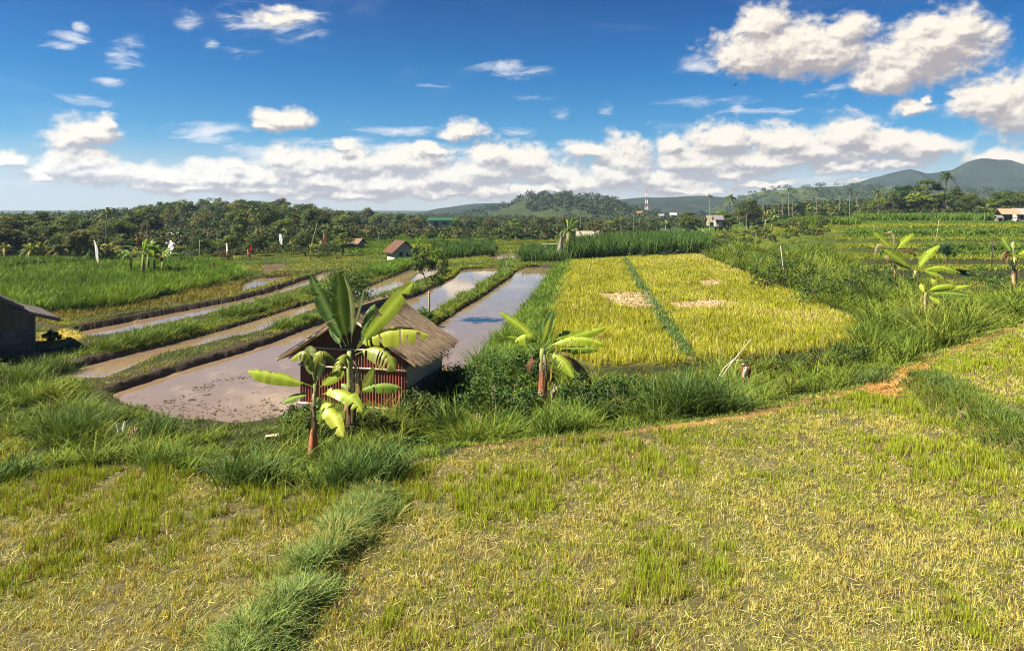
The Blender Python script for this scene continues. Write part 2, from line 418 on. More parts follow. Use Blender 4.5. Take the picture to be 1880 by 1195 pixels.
def terrain(X, Y):
    X = np.asarray(X, float); Y = np.asarray(Y, float)
    R = np.hypot(X, Y)
    z = np.full(X.shape, -0.78)
    # gentle lumps
    z = z + (fbm(X * .35, Y * .35, 3) - .5) * 0.22
    # right-hand side climbs in steps beyond the golden field
    right = sst((X - (0.33 * Y + 2.0)) / (0.07 * Y + 1.0), -1, 1) * sst(Y, 44, 58)
    zr = np.full(X.shape, -0.5)
    for (px, py, lv) in TERRACES:
        dd = (CAM_Z - lv) * FOC / (py - PY0)
        wob = (fbm(X * .05, Y * .0 + py, 11) - .5) * 6
        zr = zr + 0.62 * sst(Y + wob, dd - 0.5, dd + 0.5)
    z = z * (1 - right) + (zr + (fbm(X * .3, Y * .3, 4) - .5) * .2) * right
    # left and far rises under the woods
    az = X / np.maximum(Y, 1.0)
    z = z + 2.6 * sst(Y, 150, 300) * sst(az, -0.66, -0.50) * (1 - sst(az, -0.30, -0.14)) * (1 - .5 * sst(Y, 320, 420))
    z = z + 3.0 * sst(Y, 230, 420) * sst(az, 0.25, .45) - 2.4 * sst(Y, 170, 320) * (1 - sst(az, .25, .4)) * sst(az, -.28, -.12)
    def lay(poly, lv, w, amp=.04, fr=.9):
        nonlocal z
        s = sd_poly(X, Y, poly); m = sst(s, -w, w * .35)
        z = z * (1 - m) + (lv + (fbm(X * fr, Y * fr, 9) - .5) * amp * 2) * m
    mx = (R < 120)
    lay(FIELD_GOLD, -0.5, 0.7)
    # long grassy bank down to the water, then the near field
    s = sd_poly(X, Y, FIELD_NEAR); m = sst(s, -3.6, 0.3)
    z = z * (1 - m) + ((fbm(X * .9, Y * .9, 9) - .5) * .09) * m
    lay(FIELD_RIGHT, 0.42, 0.55)
    for k, p in POND.items():
        s = sd_poly(X, Y, p); m = sst(s, -0.22, 0.22)
        z = z * (1 - m) + (-1.3) * m
    for k, (l, hw, top) in BUND.items():
        d, t = sd_line(X, Y, l); wob = (fbm(X * 1.5, Y * 1.5, 21, 4) - .5) * .6
        m = 1 - sst(d, hw * .55 + wob * .6, hw + .12 + wob * .6)
        zb = top + (fbm(X * 2.4, Y * 2.4, 5, 4) - .5) * .15
        z = np.where(zb > z, z * (1 - m) + zb * m, z)
    d, t = sd_line(X, Y, NEARBUND); m = 1 - sst(d, .15, .6); z = z + 0.17 * m
    d, t = sd_line(X, Y, RBANK); m = 1 - sst(d, .3, 1.0); z = np.maximum(z, z * (1 - m) + .5 * m)
    d, t = sd_line(X, Y, GOLDBUND); m = 1 - sst(d, .2, .7); z = z + .12 * m
    d, t = sd_line(X, Y, PATH); m = 1 - sst(d, .25, .8); z = z + .05 * m
    d, t = sd_line(X, Y, SHADE_DIP); m = 1 - sst(d, .2, 1.2); z = z - .55 * m
    return z
def gp(px, py, dz=0.0):
    """the point of the land seen in that direction"""
    z = -0.5
    for _ in range(6):
        x, y = U(px, py, z); z = 0.5 * z + 0.5 * float(terrain(np.array([x]), np.array([y]))[0])
    return Vector((x, y, float(terrain(np.array([x]), np.array([y]))[0]) + dz))

C_ = lambda *a: np.array(a)
def ground_colour(X, Y, Z):
    n1 = fbm(X * .8, Y * .8, 31, 4); n2 = fbm(X * .12, Y * .12, 33, 3); n3 = fbm(X * 3.1, Y * 3.1, 35, 3)
    c = C_(.030,.034,.012)[None] * (0.6 + .8 * n1[:, None]) * np.ones((len(X), 3))
    def put(m, col):
        nonlocal c
        m = m[:, None]; c = c * (1 - m) + np.asarray(col) * m
    soil = C_(.055,.040,.024)
    # far plain: strips of bright rice, darker strips of scrub
    far = sst(Y, 70, 120)
    strip = fbm(X * .015 + 3, Y * .05, 41, 3)
    put(far, C_(.060,.085,.014)); put(far * sst(strip, .60, .72), C_(.085,.125,.014))
    put(sst(Y, 260, 420), C_(.030,.040,.014))
    # dry stubble of the near fields
    for p in (FIELD_NEAR, FIELD_RIGHT):
        s = sst(sd_poly(X, Y, p), -.3, .5)
        put(s, C_(.080,.068,.028))
        put(s * sst(n3, .5, .7), C_(.12,.10,.038))
        put(s * sst(n1, .52, .7), C_(.085,.085,.024))
    s = sst(sd_poly(X, Y, FIELD_GOLD), -.2, .4); put(s, C_(.15,.13,.024))
    for k, p in POND.items():
        put(sst(sd_poly(X, Y, p), -.35, .05), soil * .75)
    for k in ('mud', 'mudend'):
        d, t = sd_line(X, Y, BUND[k][0]); put(1 - sst(d, .45, .8), soil * .7)
    d, t = sd_line(X, Y, BUND['second'][0]); put((1 - sst(d, .5, .9)) * (1 - sst(t, .16, .24)), soil * .8)
    wet = UP([(60,600),(130,588),(420,543),(560,504),(520,500),(440,513),(230,562),(60,580)], -.8)
    put(sst(sd_poly(X, Y, wet), -.3, .3), soil * .8)
    d, t = sd_line(X, Y, PATH); wob = (n3 - .5) * .5
    pm = np.exp(-((t - .47) / .075)**2) + .55 * np.exp(-((t - .2) / .07)**2) + .8 * np.exp(-((t - .74) / .06)**2)
    put((1 - sst(d + wob, .10, .42)) * np.clip((pm + .3) * (.5 + n1), 0, 1), C_(.29,.17,.05))
    dry = UP([(1590,690),(1660,672),(1715,676),(1690,712),(1640,732),(1590,728)], 0.0)
    put(sst(sd_poly(X, Y, dry) + wob, -.2, .35), C_(.36,.19,.055))
    y = UP([(68,610),(120,606),(170,616),(110,640),(70,640)], -.8); put(sst(sd_poly(X, Y, y), -.3, .4), C_(.26,.19,.03))
    # steps of the right terraces show bare brown earth
    gx = np.abs(np.gradient(Z)) if False else None
    return c
def build_ground():
    rows = np.concatenate([np.linspace(1280, 400, 700), 385 + 15 * np.geomspace(1, 0.10, 90)[1:]])
    d = CAM_Z * FOC / (rows - PY0)
    d = np.concatenate([[-14.0, -4.0, 2.0, 5.0, 7.5], d])
    a = np.linspace(-1.02, 1.02, 760)
    Yg = np.repeat(d[:, None], len(a), 1)
    Xg = a[None] * np.maximum(Yg, 14.0)
    X, Y = Xg.ravel(), Yg.ravel(); Z = terrain(X, Y)
    nr, nc = Xg.shape
    i = np.arange(nr - 1)[:, None] * nc + np.arange(nc - 1)[None]
    Q = np.stack([i, i + 1, i + nc + 1, i + nc], -1).reshape(-1, 4)
    m, N, out = new_mat("field_soil")
    at = N.n('ShaderNodeAttribute', attribute_name='Col'); ge = N.n('ShaderNodeNewGeometry')
    n = N.noise(ge.outputs['Position'], 5.0, 8.0, 0.68); nb = N.noise(ge.outputs['Position'], 0.6, 4.0)
    f = N.math('MULTIPLY', N.math('MULTIPLY_ADD', n, 1.5, 0.25), N.math('MULTIPLY_ADD', nb, 0.7, 0.65))
    # cut earth faces
    nz = N.sep(ge.outputs['Normal'])[2]
    c = N.mix(N.smooth(nz, .80, .55), at.outputs['Color'], (.085, .062, .038, 1))
    c = N.mix(1.0, c, N.comb(f, f, f), 'MULTIPLY')
    p = N.n('ShaderNodeBsdfPrincipled'); N.set(p.inputs['Base Color'], c); p.inputs['Roughness'].default_value = .95
    p.inputs['Specular IOR Level'].default_value = .1
    b = N.n('ShaderNodeBump'); b.inputs['Strength'].default_value = .8; b.inputs['Distance'].default_value = .05
    N.set(b.inputs['Height'], n); N.set(p.inputs['Normal'], b.outputs[0]); N.t.links.new(p.outputs[0], out.inputs[0])
    o = obj('ground', np.stack([X, Y, Z], 1), Q=Q, mat=m, col=ground_colour(X, Y, Z), smooth=True)
    tag(o, 'terraced farmland of paddies, low earth bunds and cut rice fields', 'ground', kind='structure')
build_ground()

def build_water():
    m, N, out = new_mat("muddy_water")
    ge = N.n('ShaderNodeNewGeometry'); P = ge.outputs['Position']
    n = N.noise(P, 0.25, 4.0, .55); n2 = N.noise(N.vmath('MULTIPLY', P, (1.0, .35, 1)), 1.1, 5.0, .6)
    c = N.mix(n, (.115, .076, .043, 1), (.175, .124, .078, 1))
    c = N.mix(N.smooth(n2, .55, .75), c, (.195, .138, .088, 1))
    p = N.n('ShaderNodeBsdfPrincipled'); N.set(p.inputs['Base Color'], c)
    p.inputs['Roughness'].default_value = .03; p.inputs['IOR'].default_value = 1.33
    b = N.n('ShaderNodeBump'); b.inputs['Strength'].default_value = .07; b.inputs['Distance'].default_value = .02
    N.set(b.inputs['Height'], N.noise(N.vmath('MULTIPLY', P, (1.0, .6, 1)), 2.6, 3.0, .5))
    N.set(p.inputs['Normal'], b.outputs[0]); N.t.links.new(p.outputs[0], out.inputs[0])
    lab = {'near': 'wide brown flooded paddy beside and behind the red hut', 'right': 'flooded paddy mirroring clouds to the right of the red hut',
           'middle': 'narrow brown flooded paddy between two grassy bunds', 'upper': 'thin strip of blue grey water below the dark mud bund',
           'far': 'small flooded plot before the far tall grass', 'seedling': 'shallow wet plot at the end of the tall green rice',
           'mirror': 'small pale puddled plot beyond the mud bund'}
    for k, p_ in POND.items():
        me = bpy.data.meshes.new('water')
        me.from_pydata([(x, y, ZW) for x, y in p_], [], [list(range(len(p_)))]); me.update()
        if me.polygons[0].normal.z < 0: me.flip_normals()
        o = link('water', me, m); tag(o, lab[k], 'water', kind='structure')
build_water()

# ------------------------------------------------------------------ grass made blade by blade
def blades(P, H, W, yaw, lean, curve, base, tip, segs=2, gain_w=1.0):
    """P (n,3) roots; each blade bends towards yaw; returns V, T, colour"""
    n = len(P)
    ts = np.linspace(0, 1, segs + 1)
    dx, dy = np.cos(yaw), np.sin(yaw)
    wy = yaw + RNG.uniform(-1.3, 1.3, n)
    wx_, wy_ = -np.sin(wy), np.cos(wy)
    V = np.empty((n, 2 * segs + 1, 3), np.float32); C = np.empty((n, 2 * segs + 1, 3), np.float32)
    for k, t in enumerate(ts):
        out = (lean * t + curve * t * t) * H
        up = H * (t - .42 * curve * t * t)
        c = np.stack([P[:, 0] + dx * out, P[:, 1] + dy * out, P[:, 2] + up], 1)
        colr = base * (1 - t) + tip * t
        if k == segs:
            V[:, -1] = c; C[:, -1] = colr
        else:
            w = W * (1 - .55 * t * t) * .5
            o = np.stack([wx_ * w, wy_ * w, np.zeros(n)], 1)
            V[:, 2*k] = c - o; V[:, 2*k+1] = c + o; C[:, 2*k] = colr; C[:, 2*k+1] = colr
    T = []
    for k in range(segs - 1):
        T += [(2*k, 2*k+1, 2*k+3), (2*k, 2*k+3, 2*k+2)]
    T.append((2*segs-2, 2*segs-1, 2*segs))
    T = np.array(T)[None] + (np.arange(n) * (2*segs+1))[:, None, None]
    return V.reshape(-1, 3), T.reshape(-1, 3), C.reshape(-1, 3)

def scatter(poly, dens, d0=30.0, power=1.3, edge=0.0, maxn=260000, extra=None):
    """random points inside a world polygon, thinning with distance"""
    P = np.asarray(poly); lo, hi = P.min(0), P.max(0)
    hi = np.minimum(hi, [400, 600]); lo = np.maximum(lo, [-400, 5])
    A = np.prod(hi - lo); n = int(min(A * dens, 6e6))
    x = RNG.uniform(lo[0], hi[0], n); y = RNG.uniform(lo[1], hi[1], n)
    d = np.hypot(x, y)
    keep = RNG.rand(n) < np.minimum(1, (d0 / d)**power)
    keep &= np.abs(x) < .73 * y + 3.0
    x, y = x[keep], y[keep]
    if edge:
        s = sd_poly(x, y, P); k = s + (fbm(x * 1.3, y * 1.3, 51) - .5) * edge * 2 > 0
    else: k = inside(x, y, P)
    x, y = x[k], y[k]
    if extra is not None:
        k = extra(x, y); x, y = x[k], y[k]
    if len(x) > maxn: x, y = x[:maxn], y[:maxn]
    return x, y
def pick(cols, w, n):
    cols = np.asarray(cols, float); return cols[RNG.choice(len(cols), n, p=np.asarray(w) / np.sum(w))]
def grass(x, y, h, w, colf, nb=6, spread=.05, lean=.25, curve=.3, segs=2, d0=25.0, wind=None, hn=None, jit=.18, lod=.75, sink=.03):
    """tufts of nb blades at each point -> arrays"""
    n = len(x)
    H = RNG.uniform(h[0], h[1], n)
    if hn is not None: H = H * hn
    d = np.hypot(x, y); wl = np.maximum(1, d / d0)**lod
    bx = np.repeat(x, nb) + RNG.normal(0, 1, n * nb) * np.repeat(spread * wl**.5, nb)
    by = np.repeat(y, nb) + RNG.normal(0, 1, n * nb) * np.repeat(spread * wl**.5, nb)
    bz = terrain(bx, by) - sink
    yaw = RNG.uniform(0, 2 * math.pi, n * nb)
    if wind is not None: yaw = wind + RNG.normal(0, .9, n * nb)
    base, tip = colf(x, y)
    j = 1 + RNG.normal(0, jit, (n * nb, 1)); hue = RNG.normal(0, jit * .35, (n * nb, 1))
    def jt(c):
        c = np.repeat(c, nb, 0) * j; c[:, 0:1] *= 1 + hue; return np.clip(c, .004, .8)
    Hb = np.repeat(H, nb) * RNG.uniform(.6, 1.1, n * nb)
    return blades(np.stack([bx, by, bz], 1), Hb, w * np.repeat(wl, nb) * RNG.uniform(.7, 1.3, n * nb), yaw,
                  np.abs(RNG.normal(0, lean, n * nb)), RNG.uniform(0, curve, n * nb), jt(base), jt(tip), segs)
class Stuff:
    def __init__(s): s.V, s.T, s.C, s.n = [], [], [], 0
    def add(s, vtc):
        V, T, C = vtc
        if len(V):
            s.V.append(V); s.T.append(T + s.n); s.C.append(C); s.n += len(V)
        return s
    def done(s, name, label, cat, mat=M_GRASS, kind='stuff', group=None):
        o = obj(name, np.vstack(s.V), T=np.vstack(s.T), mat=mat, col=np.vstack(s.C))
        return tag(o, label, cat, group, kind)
def lie_straw(x, y, L, w, cols, tilt=.22, lift=.02):
    """cut straw lying about: thin two-triangle strips"""
    n = len(x); z = terrain(x, y) + RNG.uniform(0, lift, n)
    a = RNG.uniform(0, 2 * math.pi, n); l = RNG.uniform(L[0], L[1], n) / 2; e = RNG.normal(0, tilt, n)
    d = np.hypot(x, y); w = w * np.maximum(1, d / 20)**.8
    ux, uy, uz = np.cos(a) * l, np.sin(a) * l, np.abs(e) * l
    nx, ny = -np.sin(a) * w / 2, np.cos(a) * w / 2
    c = np.stack([x, y, z + uz], 1); u = np.stack([ux, uy, e * l], 1); v = np.stack([nx, ny, RNG.normal(0, .3, n) * w], 1)
    V = np.stack([c - u - v, c - u + v, c + u + v, c + u - v], 1).reshape(-1, 3)
    T = (np.array([(0,1,2),(0,2,3)])[None] + (np.arange(n) * 4)[:, None, None]).reshape(-1, 3)
    C = np.repeat(cols * (1 + RNG.normal(0, .2, (n, 1))), 4, 0)
    return V, T, np.clip(C, .01, .8)
STRAW = C_(.58,.47,.13); PALE = C_(.74,.60,.28); OLIVE = C_(.28,.27,.025); LIME = C_(.26,.335,.022); GREEN = C_(.12,.165,.018)
BLUEG = C_(.12,.185,.055); DARKG = C_(.052,.080,.012); GOLD = C_(.46,.46,.035); BROWN = C_(.17,.10,.04)
def blend(a, b, t): return a[None] * (1 - t[:, None]) + b[None] * t[:, None]

DRYP = UP([(1590,690),(1660,672),(1715,676),(1690,712),(1640,732),(1590,728)], 0.0)
def near_fields():
    def colf(x, y):
        n = len(x); p = fbm(x * .38, y * .38, 61, 4); q = fbm(x * 1.7, y * 1.7, 63, 3)
        green = sst(p + (q - .5) * .6 + (y - 12.5) * .022 - np.maximum(x - 7, 0) * .012, .29, .56)
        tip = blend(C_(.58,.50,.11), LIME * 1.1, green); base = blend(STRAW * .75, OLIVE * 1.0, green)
        dead = RNG.rand(n) < .12 * (1 - green)
        tip[dead] = PALE; base[dead] = STRAW
        br = RNG.rand(n) < .04; base[br] = BROWN; tip[br] = BROWN * 1.6
        return base, tip
    def hn(x, y):
        p = fbm(x * .38, y * .38, 61, 4); return .62 + .75 * sst(p, .4, .65)
    left = lambda x, y: x < np.interp(y, NEARBUND[::-1, 1], NEARBUND[::-1, 0]) - .35
    nb_ = lambda x, y: sd_line(x, y, NEARBUND)[0] > .42
    for side in ('left', 'right', 'upper'):
        S = Stuff()
        if side == 'upper':
            poly, ex = FIELD_RIGHT, None
        else:
            poly = FIELD_NEAR
            f = left if side == 'left' else (lambda x, y: ~left(x, y))
            ex = lambda x, y, f=f: f(x, y) & nb_(x, y) & (sd_poly(x, y, FIELD_RIGHT) < -.3) & (sd_line(x, y, PATH)[0] > .35) & (y < 48) & (sd_poly(x, y, DRYP) < 0)
        x, y = scatter(poly, 60, 16, 1.2, .15, extra=ex); k = fbm(x * 2.3, y * 2.3, 68, 2) > .38; x, y = x[k], y[k]
        S.add(grass(x, y, (.13, .30), .0095, colf, 15, .045, .15, .22, 2, 13, hn=hn(x, y)))
        # matted old stalks between the stools
        x, y = scatter(poly, 140, 13, 1.3, .15, extra=ex); k = fbm(x * 3.1, y * 3.1, 69, 2) > .36; x, y = x[k], y[k]
        S.add(grass(x, y, (.05, .15), .008, lambda x, y: (pick([STRAW*.8, OLIVE, LIME*.9, GREEN, BROWN], [3,3,2,1.2,.6], len(x)), pick([STRAW, PALE, LIME, OLIVE], [3,1.2,2,1.5], len(x))), 9, .09, .95, .6, 2, 13))
        x, y = scatter(poly, 130 if side != 'left' else 80, 12, 1.4, .1, extra=ex)
        k = RNG.rand(len(x)) < sst(fbm(x * .38, y * .38, 61, 4), .66, .36) * .9 + .12; x, y = x[k], y[k]
        S.add(lie_straw(x, y, (.04, .15), .005, pick([STRAW, PALE, STRAW * .65, C_(.44,.36,.20)], [3, 2, 1.5, 1], len(x)), .35, .07))
        S.done('rice_stubble', {'left': 'cut rice stubble with matted straw left of the near green bund', 'right': 'wide field of yellow green rice stubble and straw right of the near bund',
               'upper': 'raised pale yellow stubble field behind the green bank at the right edge'}[side], 'stubble')
    # bluish green grass on the low bund between the near fields, and the bank of the upper field
    def colb(x, y):
        n = len(x); t = RNG.rand(n); return blend(GREEN * .9, BLUEG, t), np.where(RNG.rand(n)[:, None] < .1, STRAW[None] * .9, blend(BLUEG * 1.3, C_(.30,.37,.09), t))  # tips lightened in colour so the clump tops look lit
    S = Stuff()
    def along(line, n, hw):
        L = np.asarray(line); s = np.r_[0, np.cumsum(np.hypot(*(L[1:] - L[:-1]).T))]
        u = RNG.uniform(0, s[-1], n)
        x = np.interp(u, s, L[:, 0]); y = np.interp(u, s, L[:, 1]); dx = np.interp(u, s, np.gradient(L[:, 0])); dy = np.interp(u, s, np.gradient(L[:, 1]))
        l = np.hypot(dx, dy); o = RNG.normal(0, hw, n); return x - dy / l * o, y + dx / l * o
    x, y = along(NEARBUND, 1150, .27); k = fbm(x * 1.9, y * 1.9, 66, 2) + RNG.normal(0, .05, len(x)) > .43; x, y = x[k], y[k]
    S.add(grass(x, y, (.20, .42), .012, colb, 24, .06, .5, 1.1, 3, 14, hn=.35 + 1.15 * fbm(x * 1.7, y * 1.7, 67, 2)))
    x, y = along(NEARBUND, 1500, .38)
    S.add(grass(x, y, (.07, .18), .012, lambda x, y: (pick([OLIVE, GREEN, STRAW * .7], [2, 2, .7], len(x)), pick([LIME, BLUEG, STRAW], [2, 2, .7], len(x))), 8, .06, .5, .8, 2, 14))
    S.done('bund_grass', 'thick blue green grass covering the low bund across the near field', 'grass')
    S = Stuff()
    x, y = along(RBANK, 1500, .42)
    S.add(grass(x, y, (.15, .40), .014, lambda x, y: (pick([DARKG, GREEN], [1, 1], len(x)), pick([BLUEG, GREEN * 1.2, C_(.20,.27,.05)], [2, 2, 1], len(x))), 12, .07, .35, .8, 3, 18))
    x, y = along(RBANK + np.array([-.5, -.8]), 900, .4)
    S.add(grass(x, y, (.10, .26), .016, lambda x, y: (pick([BROWN * .6, GREEN, OLIVE * .7], [1, 2, 2], len(x)), pick([OLIVE, GREEN, BLUEG], [2, 2, 1], len(x))), 8, .10, .6, .8, 2, 18))
    S.done('bank_grass', 'grassy earth bank stepping up to the right stubble field', 'grass')
    # path edges
    S = Stuff()
    dryp = UP([(1590,690),(1660,672),(1715,676),(1690,712),(1640,732),(1590,728)], 0.0)
    x, y = along(PATH, 2600, .75); k = (sd_line(x, y, PATH)[0] > .3) & (sd_poly(x, y, dryp) < -.1); x, y = x[k], y[k]
    S.add(grass(x, y, (.07, .2), .014, lambda x, y: (pick([OLIVE, BLUEG, STRAW * .7], [2, 2, 1], len(x)), pick([LIME, BLUEG * 1.2, STRAW], [2, 2, .8], len(x))), 8, .09, .5, .7, 2, 20))
    x, y = along(PATH, 900, .3)
    S.add(lie_straw(x, y, (.06, .2), .012, pick([C_(.40,.22,.06), C_(.46,.30,.10)], [1, 1], len(x)), .1, .02))
    x, y = scatter(dryp, 260, 60, .3, .3)
    S.add(lie_straw(x, y, (.05, .2), .012, pick([C_(.46,.25,.07), C_(.50,.33,.11), C_(.30,.17,.06)], [2, 1, 1], len(x)), .2, .04))
    S.done('path_grass', 'short grass and dry litter along the trodden orange path', 'grass')
near_fields()

BANK_L = np.vstack([UP([(-200,640),(0,645),(60,670),(88,698),(150,696),(187,715),(233,744),(321,776),(439,782),(500,773),(552,750),(740,752),(790,690),(850,690),(900,690)], -1.0),
             UP([(880,760),(850,826),(760,849),(680,880),(560,900),(450,890),(361,870),(241,856),(94,861),(0,870),(-200,870)], 0.0)])
STRIP_MID = UP([(850,822),(1000,806),(1140,790),(1370,758),(1500,728),(1640,700),(1680,672),(1600,655),(1562,640),(1440,656),(1300,668),(1235,676),(1090,680),(1010,650),(900,672),(860,700),(800,770)], -.4)
RIGHT_BUSH = UP([(1292,470),(1345,462),(1420,478),(1520,492),(1640,520),(1700,540),(1760,566),(1880,548),(1990,540),(1960,575),(1880,592),(1790,622),(1690,660),(1645,690),(1590,655),(1582,596),(1500,552),(1405,512)], -.45)
WATERSIDE = UP([(1030,486),(1046,484),(1026,530),(1010,585),(1010,640),(990,676),(880,690),(846,702),(872,668),(908,626),(955,574),(990,532),(1018,492)], -.6)
def undergrowth():
    def hn_f(x, y):
        s = np.min([-sd_poly(x, y, POND[k]) for k in ('near', 'middle', 'right')], 0)
        return (.42 + 1.15 * sst(fbm(x * .7, y * .7, 71, 3), .38, .68)) * (.22 + .78 * sst(s, .2, 2.6))
    def colu(x, y):
        n = len(x); p = fbm(x * .9, y * .9, 73, 3); t = sst(p, .35, .65)
        b = blend(DARKG, GREEN * 1.1, t); tp = blend(GREEN * 1.1, C_(.20,.26,.03), t)  # roots darkened and tips yellowed to suggest shade and sun
        k = RNG.rand(n) < .12; tp[k] = C_(.30,.33,.05); return b, tp
    S = Stuff()
    x, y = scatter(BANK_L, 4.2, 22, .8, .3)
    S.add(grass(x, y, (.30, .75), .019, colu, 48, .13, .55, 1.1, 3, 22, hn=hn_f(x, y)))
    x, y = scatter(BANK_L, 20, 22, 1.0, .3)
    S.add(grass(x, y, (.08, .2), .022, lambda x, y: (pick([DARKG, BROWN * .5, GREEN * .7], [2, 1, 1], len(x)), pick([LIME * .7, GREEN, DARKG * 1.4], [1.5, 2, 2], len(x))), 7, .1, .7, .6, 2, 22))  # low cover coloured dark to read as shaded gaps between tufts
    yl = UP([(-60,850),(-60,740),(40,770),(110,815),(90,850)], -.2)
    x, y = scatter(yl, 40, 22, 1.0, .3)
    S.add(grass(x, y, (.12, .3), .015, lambda x, y: (pick([GOLD * .7, OLIVE], [1, 1], len(x)), pick([GOLD, C_(.38,.30,.04), LIME], [2, 2, 1], len(x))), 8, .08, .4, .5, 2, 22))
    S.done('bank_grass', 'tangled green grass on the bank between the near field and the paddies', 'grass')
    S = Stuff()
    x, y = scatter(STRIP_MID, 3.8, 24, .8, .3)
    S.add(grass(x, y, (.35, .85), .020, colu, 48, .14, .5, 1.1, 3, 22, hn=hn_f(x, y)))
    x, y = scatter(STRIP_MID, 16, 24, 1.0, .3)
    S.add(grass(x, y, (.08, .2), .022, lambda x, y: (pick([DARKG, BROWN * .5, GREEN * .7], [2, 1, 1], len(x)), pick([LIME * .6, GREEN, DARKG * 1.4], [1.5, 2, 2], len(x))), 7, .1, .7, .6, 2, 22))  # dark colours here imitate the shade between the tall tufts
    fringe = UP([(1160,790),(1370,752),(1400,735),(1330,735),(1180,770)], -.1)
    S.done('undergrowth', 'rough green weeds filling the strip between golden rice and footpath', 'undergrowth')
    S = Stuff()
    x, y = scatter(RIGHT_BUSH, 2.0, 44, .8, .5)
    S.add(grass(x, y, (.7, 1.6), .028, colu, 56, .24, .42, 1.05, 3, 24, hn=hn_f(x, y)))
    x, y = scatter(RIGHT_BUSH, 8, 44, 1.0, .5)
    S.add(grass(x, y, (.15, .35), .03, lambda x, y: (pick([DARKG, GREEN * .7], [1, 1], len(x)), pick([GREEN, OLIVE * .8], [2, 1], len(x))), 8, .14, .6, .8, 2, 24))
    S.done('undergrowth', 'tall tangled weeds on the band beyond the right side of the golden rice', 'undergrowth')
    S = Stuff()
    x, y = scatter(WATERSIDE, 22, 40, 1.0, .3)
    def colw(x, y):
        t = sst(fbm(x * .6, y * .6, 77, 3), .35, .65); return blend(GREEN * .8, GREEN * 1.3, t), blend(C_(.10,.19,.02), C_(.17,.26,.035), t)
    S.add(grass(x, y, (.45, 1.0), .022, colw, 10, .10, .4, 1.0, 3, 24))
    S.done('waterside_grass', 'long bright green grass between the right paddy and golden rice', 'grass')
undergrowth()
def meadow():
    def free(x, y):
        k = np.ones(len(x), bool)
        for q in list(POND.values()): k &= sd_poly(x, y, q) < 0.05
        for q in (BANK_L, STRIP_MID, RIGHT_BUSH): k &= sd_poly(x, y, q) < .2
        for q in (FIELD_NEAR, FIELD_GOLD, FIELD_RIGHT): k &= sd_poly(x, y, q) < -.1
        k &= (x < .33 * y) | (y < 62) | (np.abs(terrain(x, y + .5) - terrain(x, y - .4)) < .38)
        return k
    S = Stuff()
    for (y0, y1, dn, h) in ((18, 60, 22, (.07, .22)), (60, 120, 7, (.10, .3)), (120, 240, 3.2, (.15, .5))):
        P = [(-.75 * y0, y0), (.75 * y0, y0), (.75 * y1, y1), (-.75 * y1, y1)]
        x, y = scatter(P, dn, y0 * 1.2, .8, 0, extra=free, maxn=90000)
        def cf(x, y):
            t = sst(fbm(x * .12, y * .2, 78, 3) + RNG.normal(0, .06, len(x)), .38, .62); n = len(x)
            return blend(GREEN * .8, OLIVE * .9, t), blend(C_(.12,.18,.02), C_(.27,.28,.025), t)
        S.add(grass(x, y, h, .018, cf, 7, .10, .5, .7, 2, 24))
    S.done('meadow_grass', 'short rough grass on the dry ground between the paddies and far plots', 'grass')
meadow()

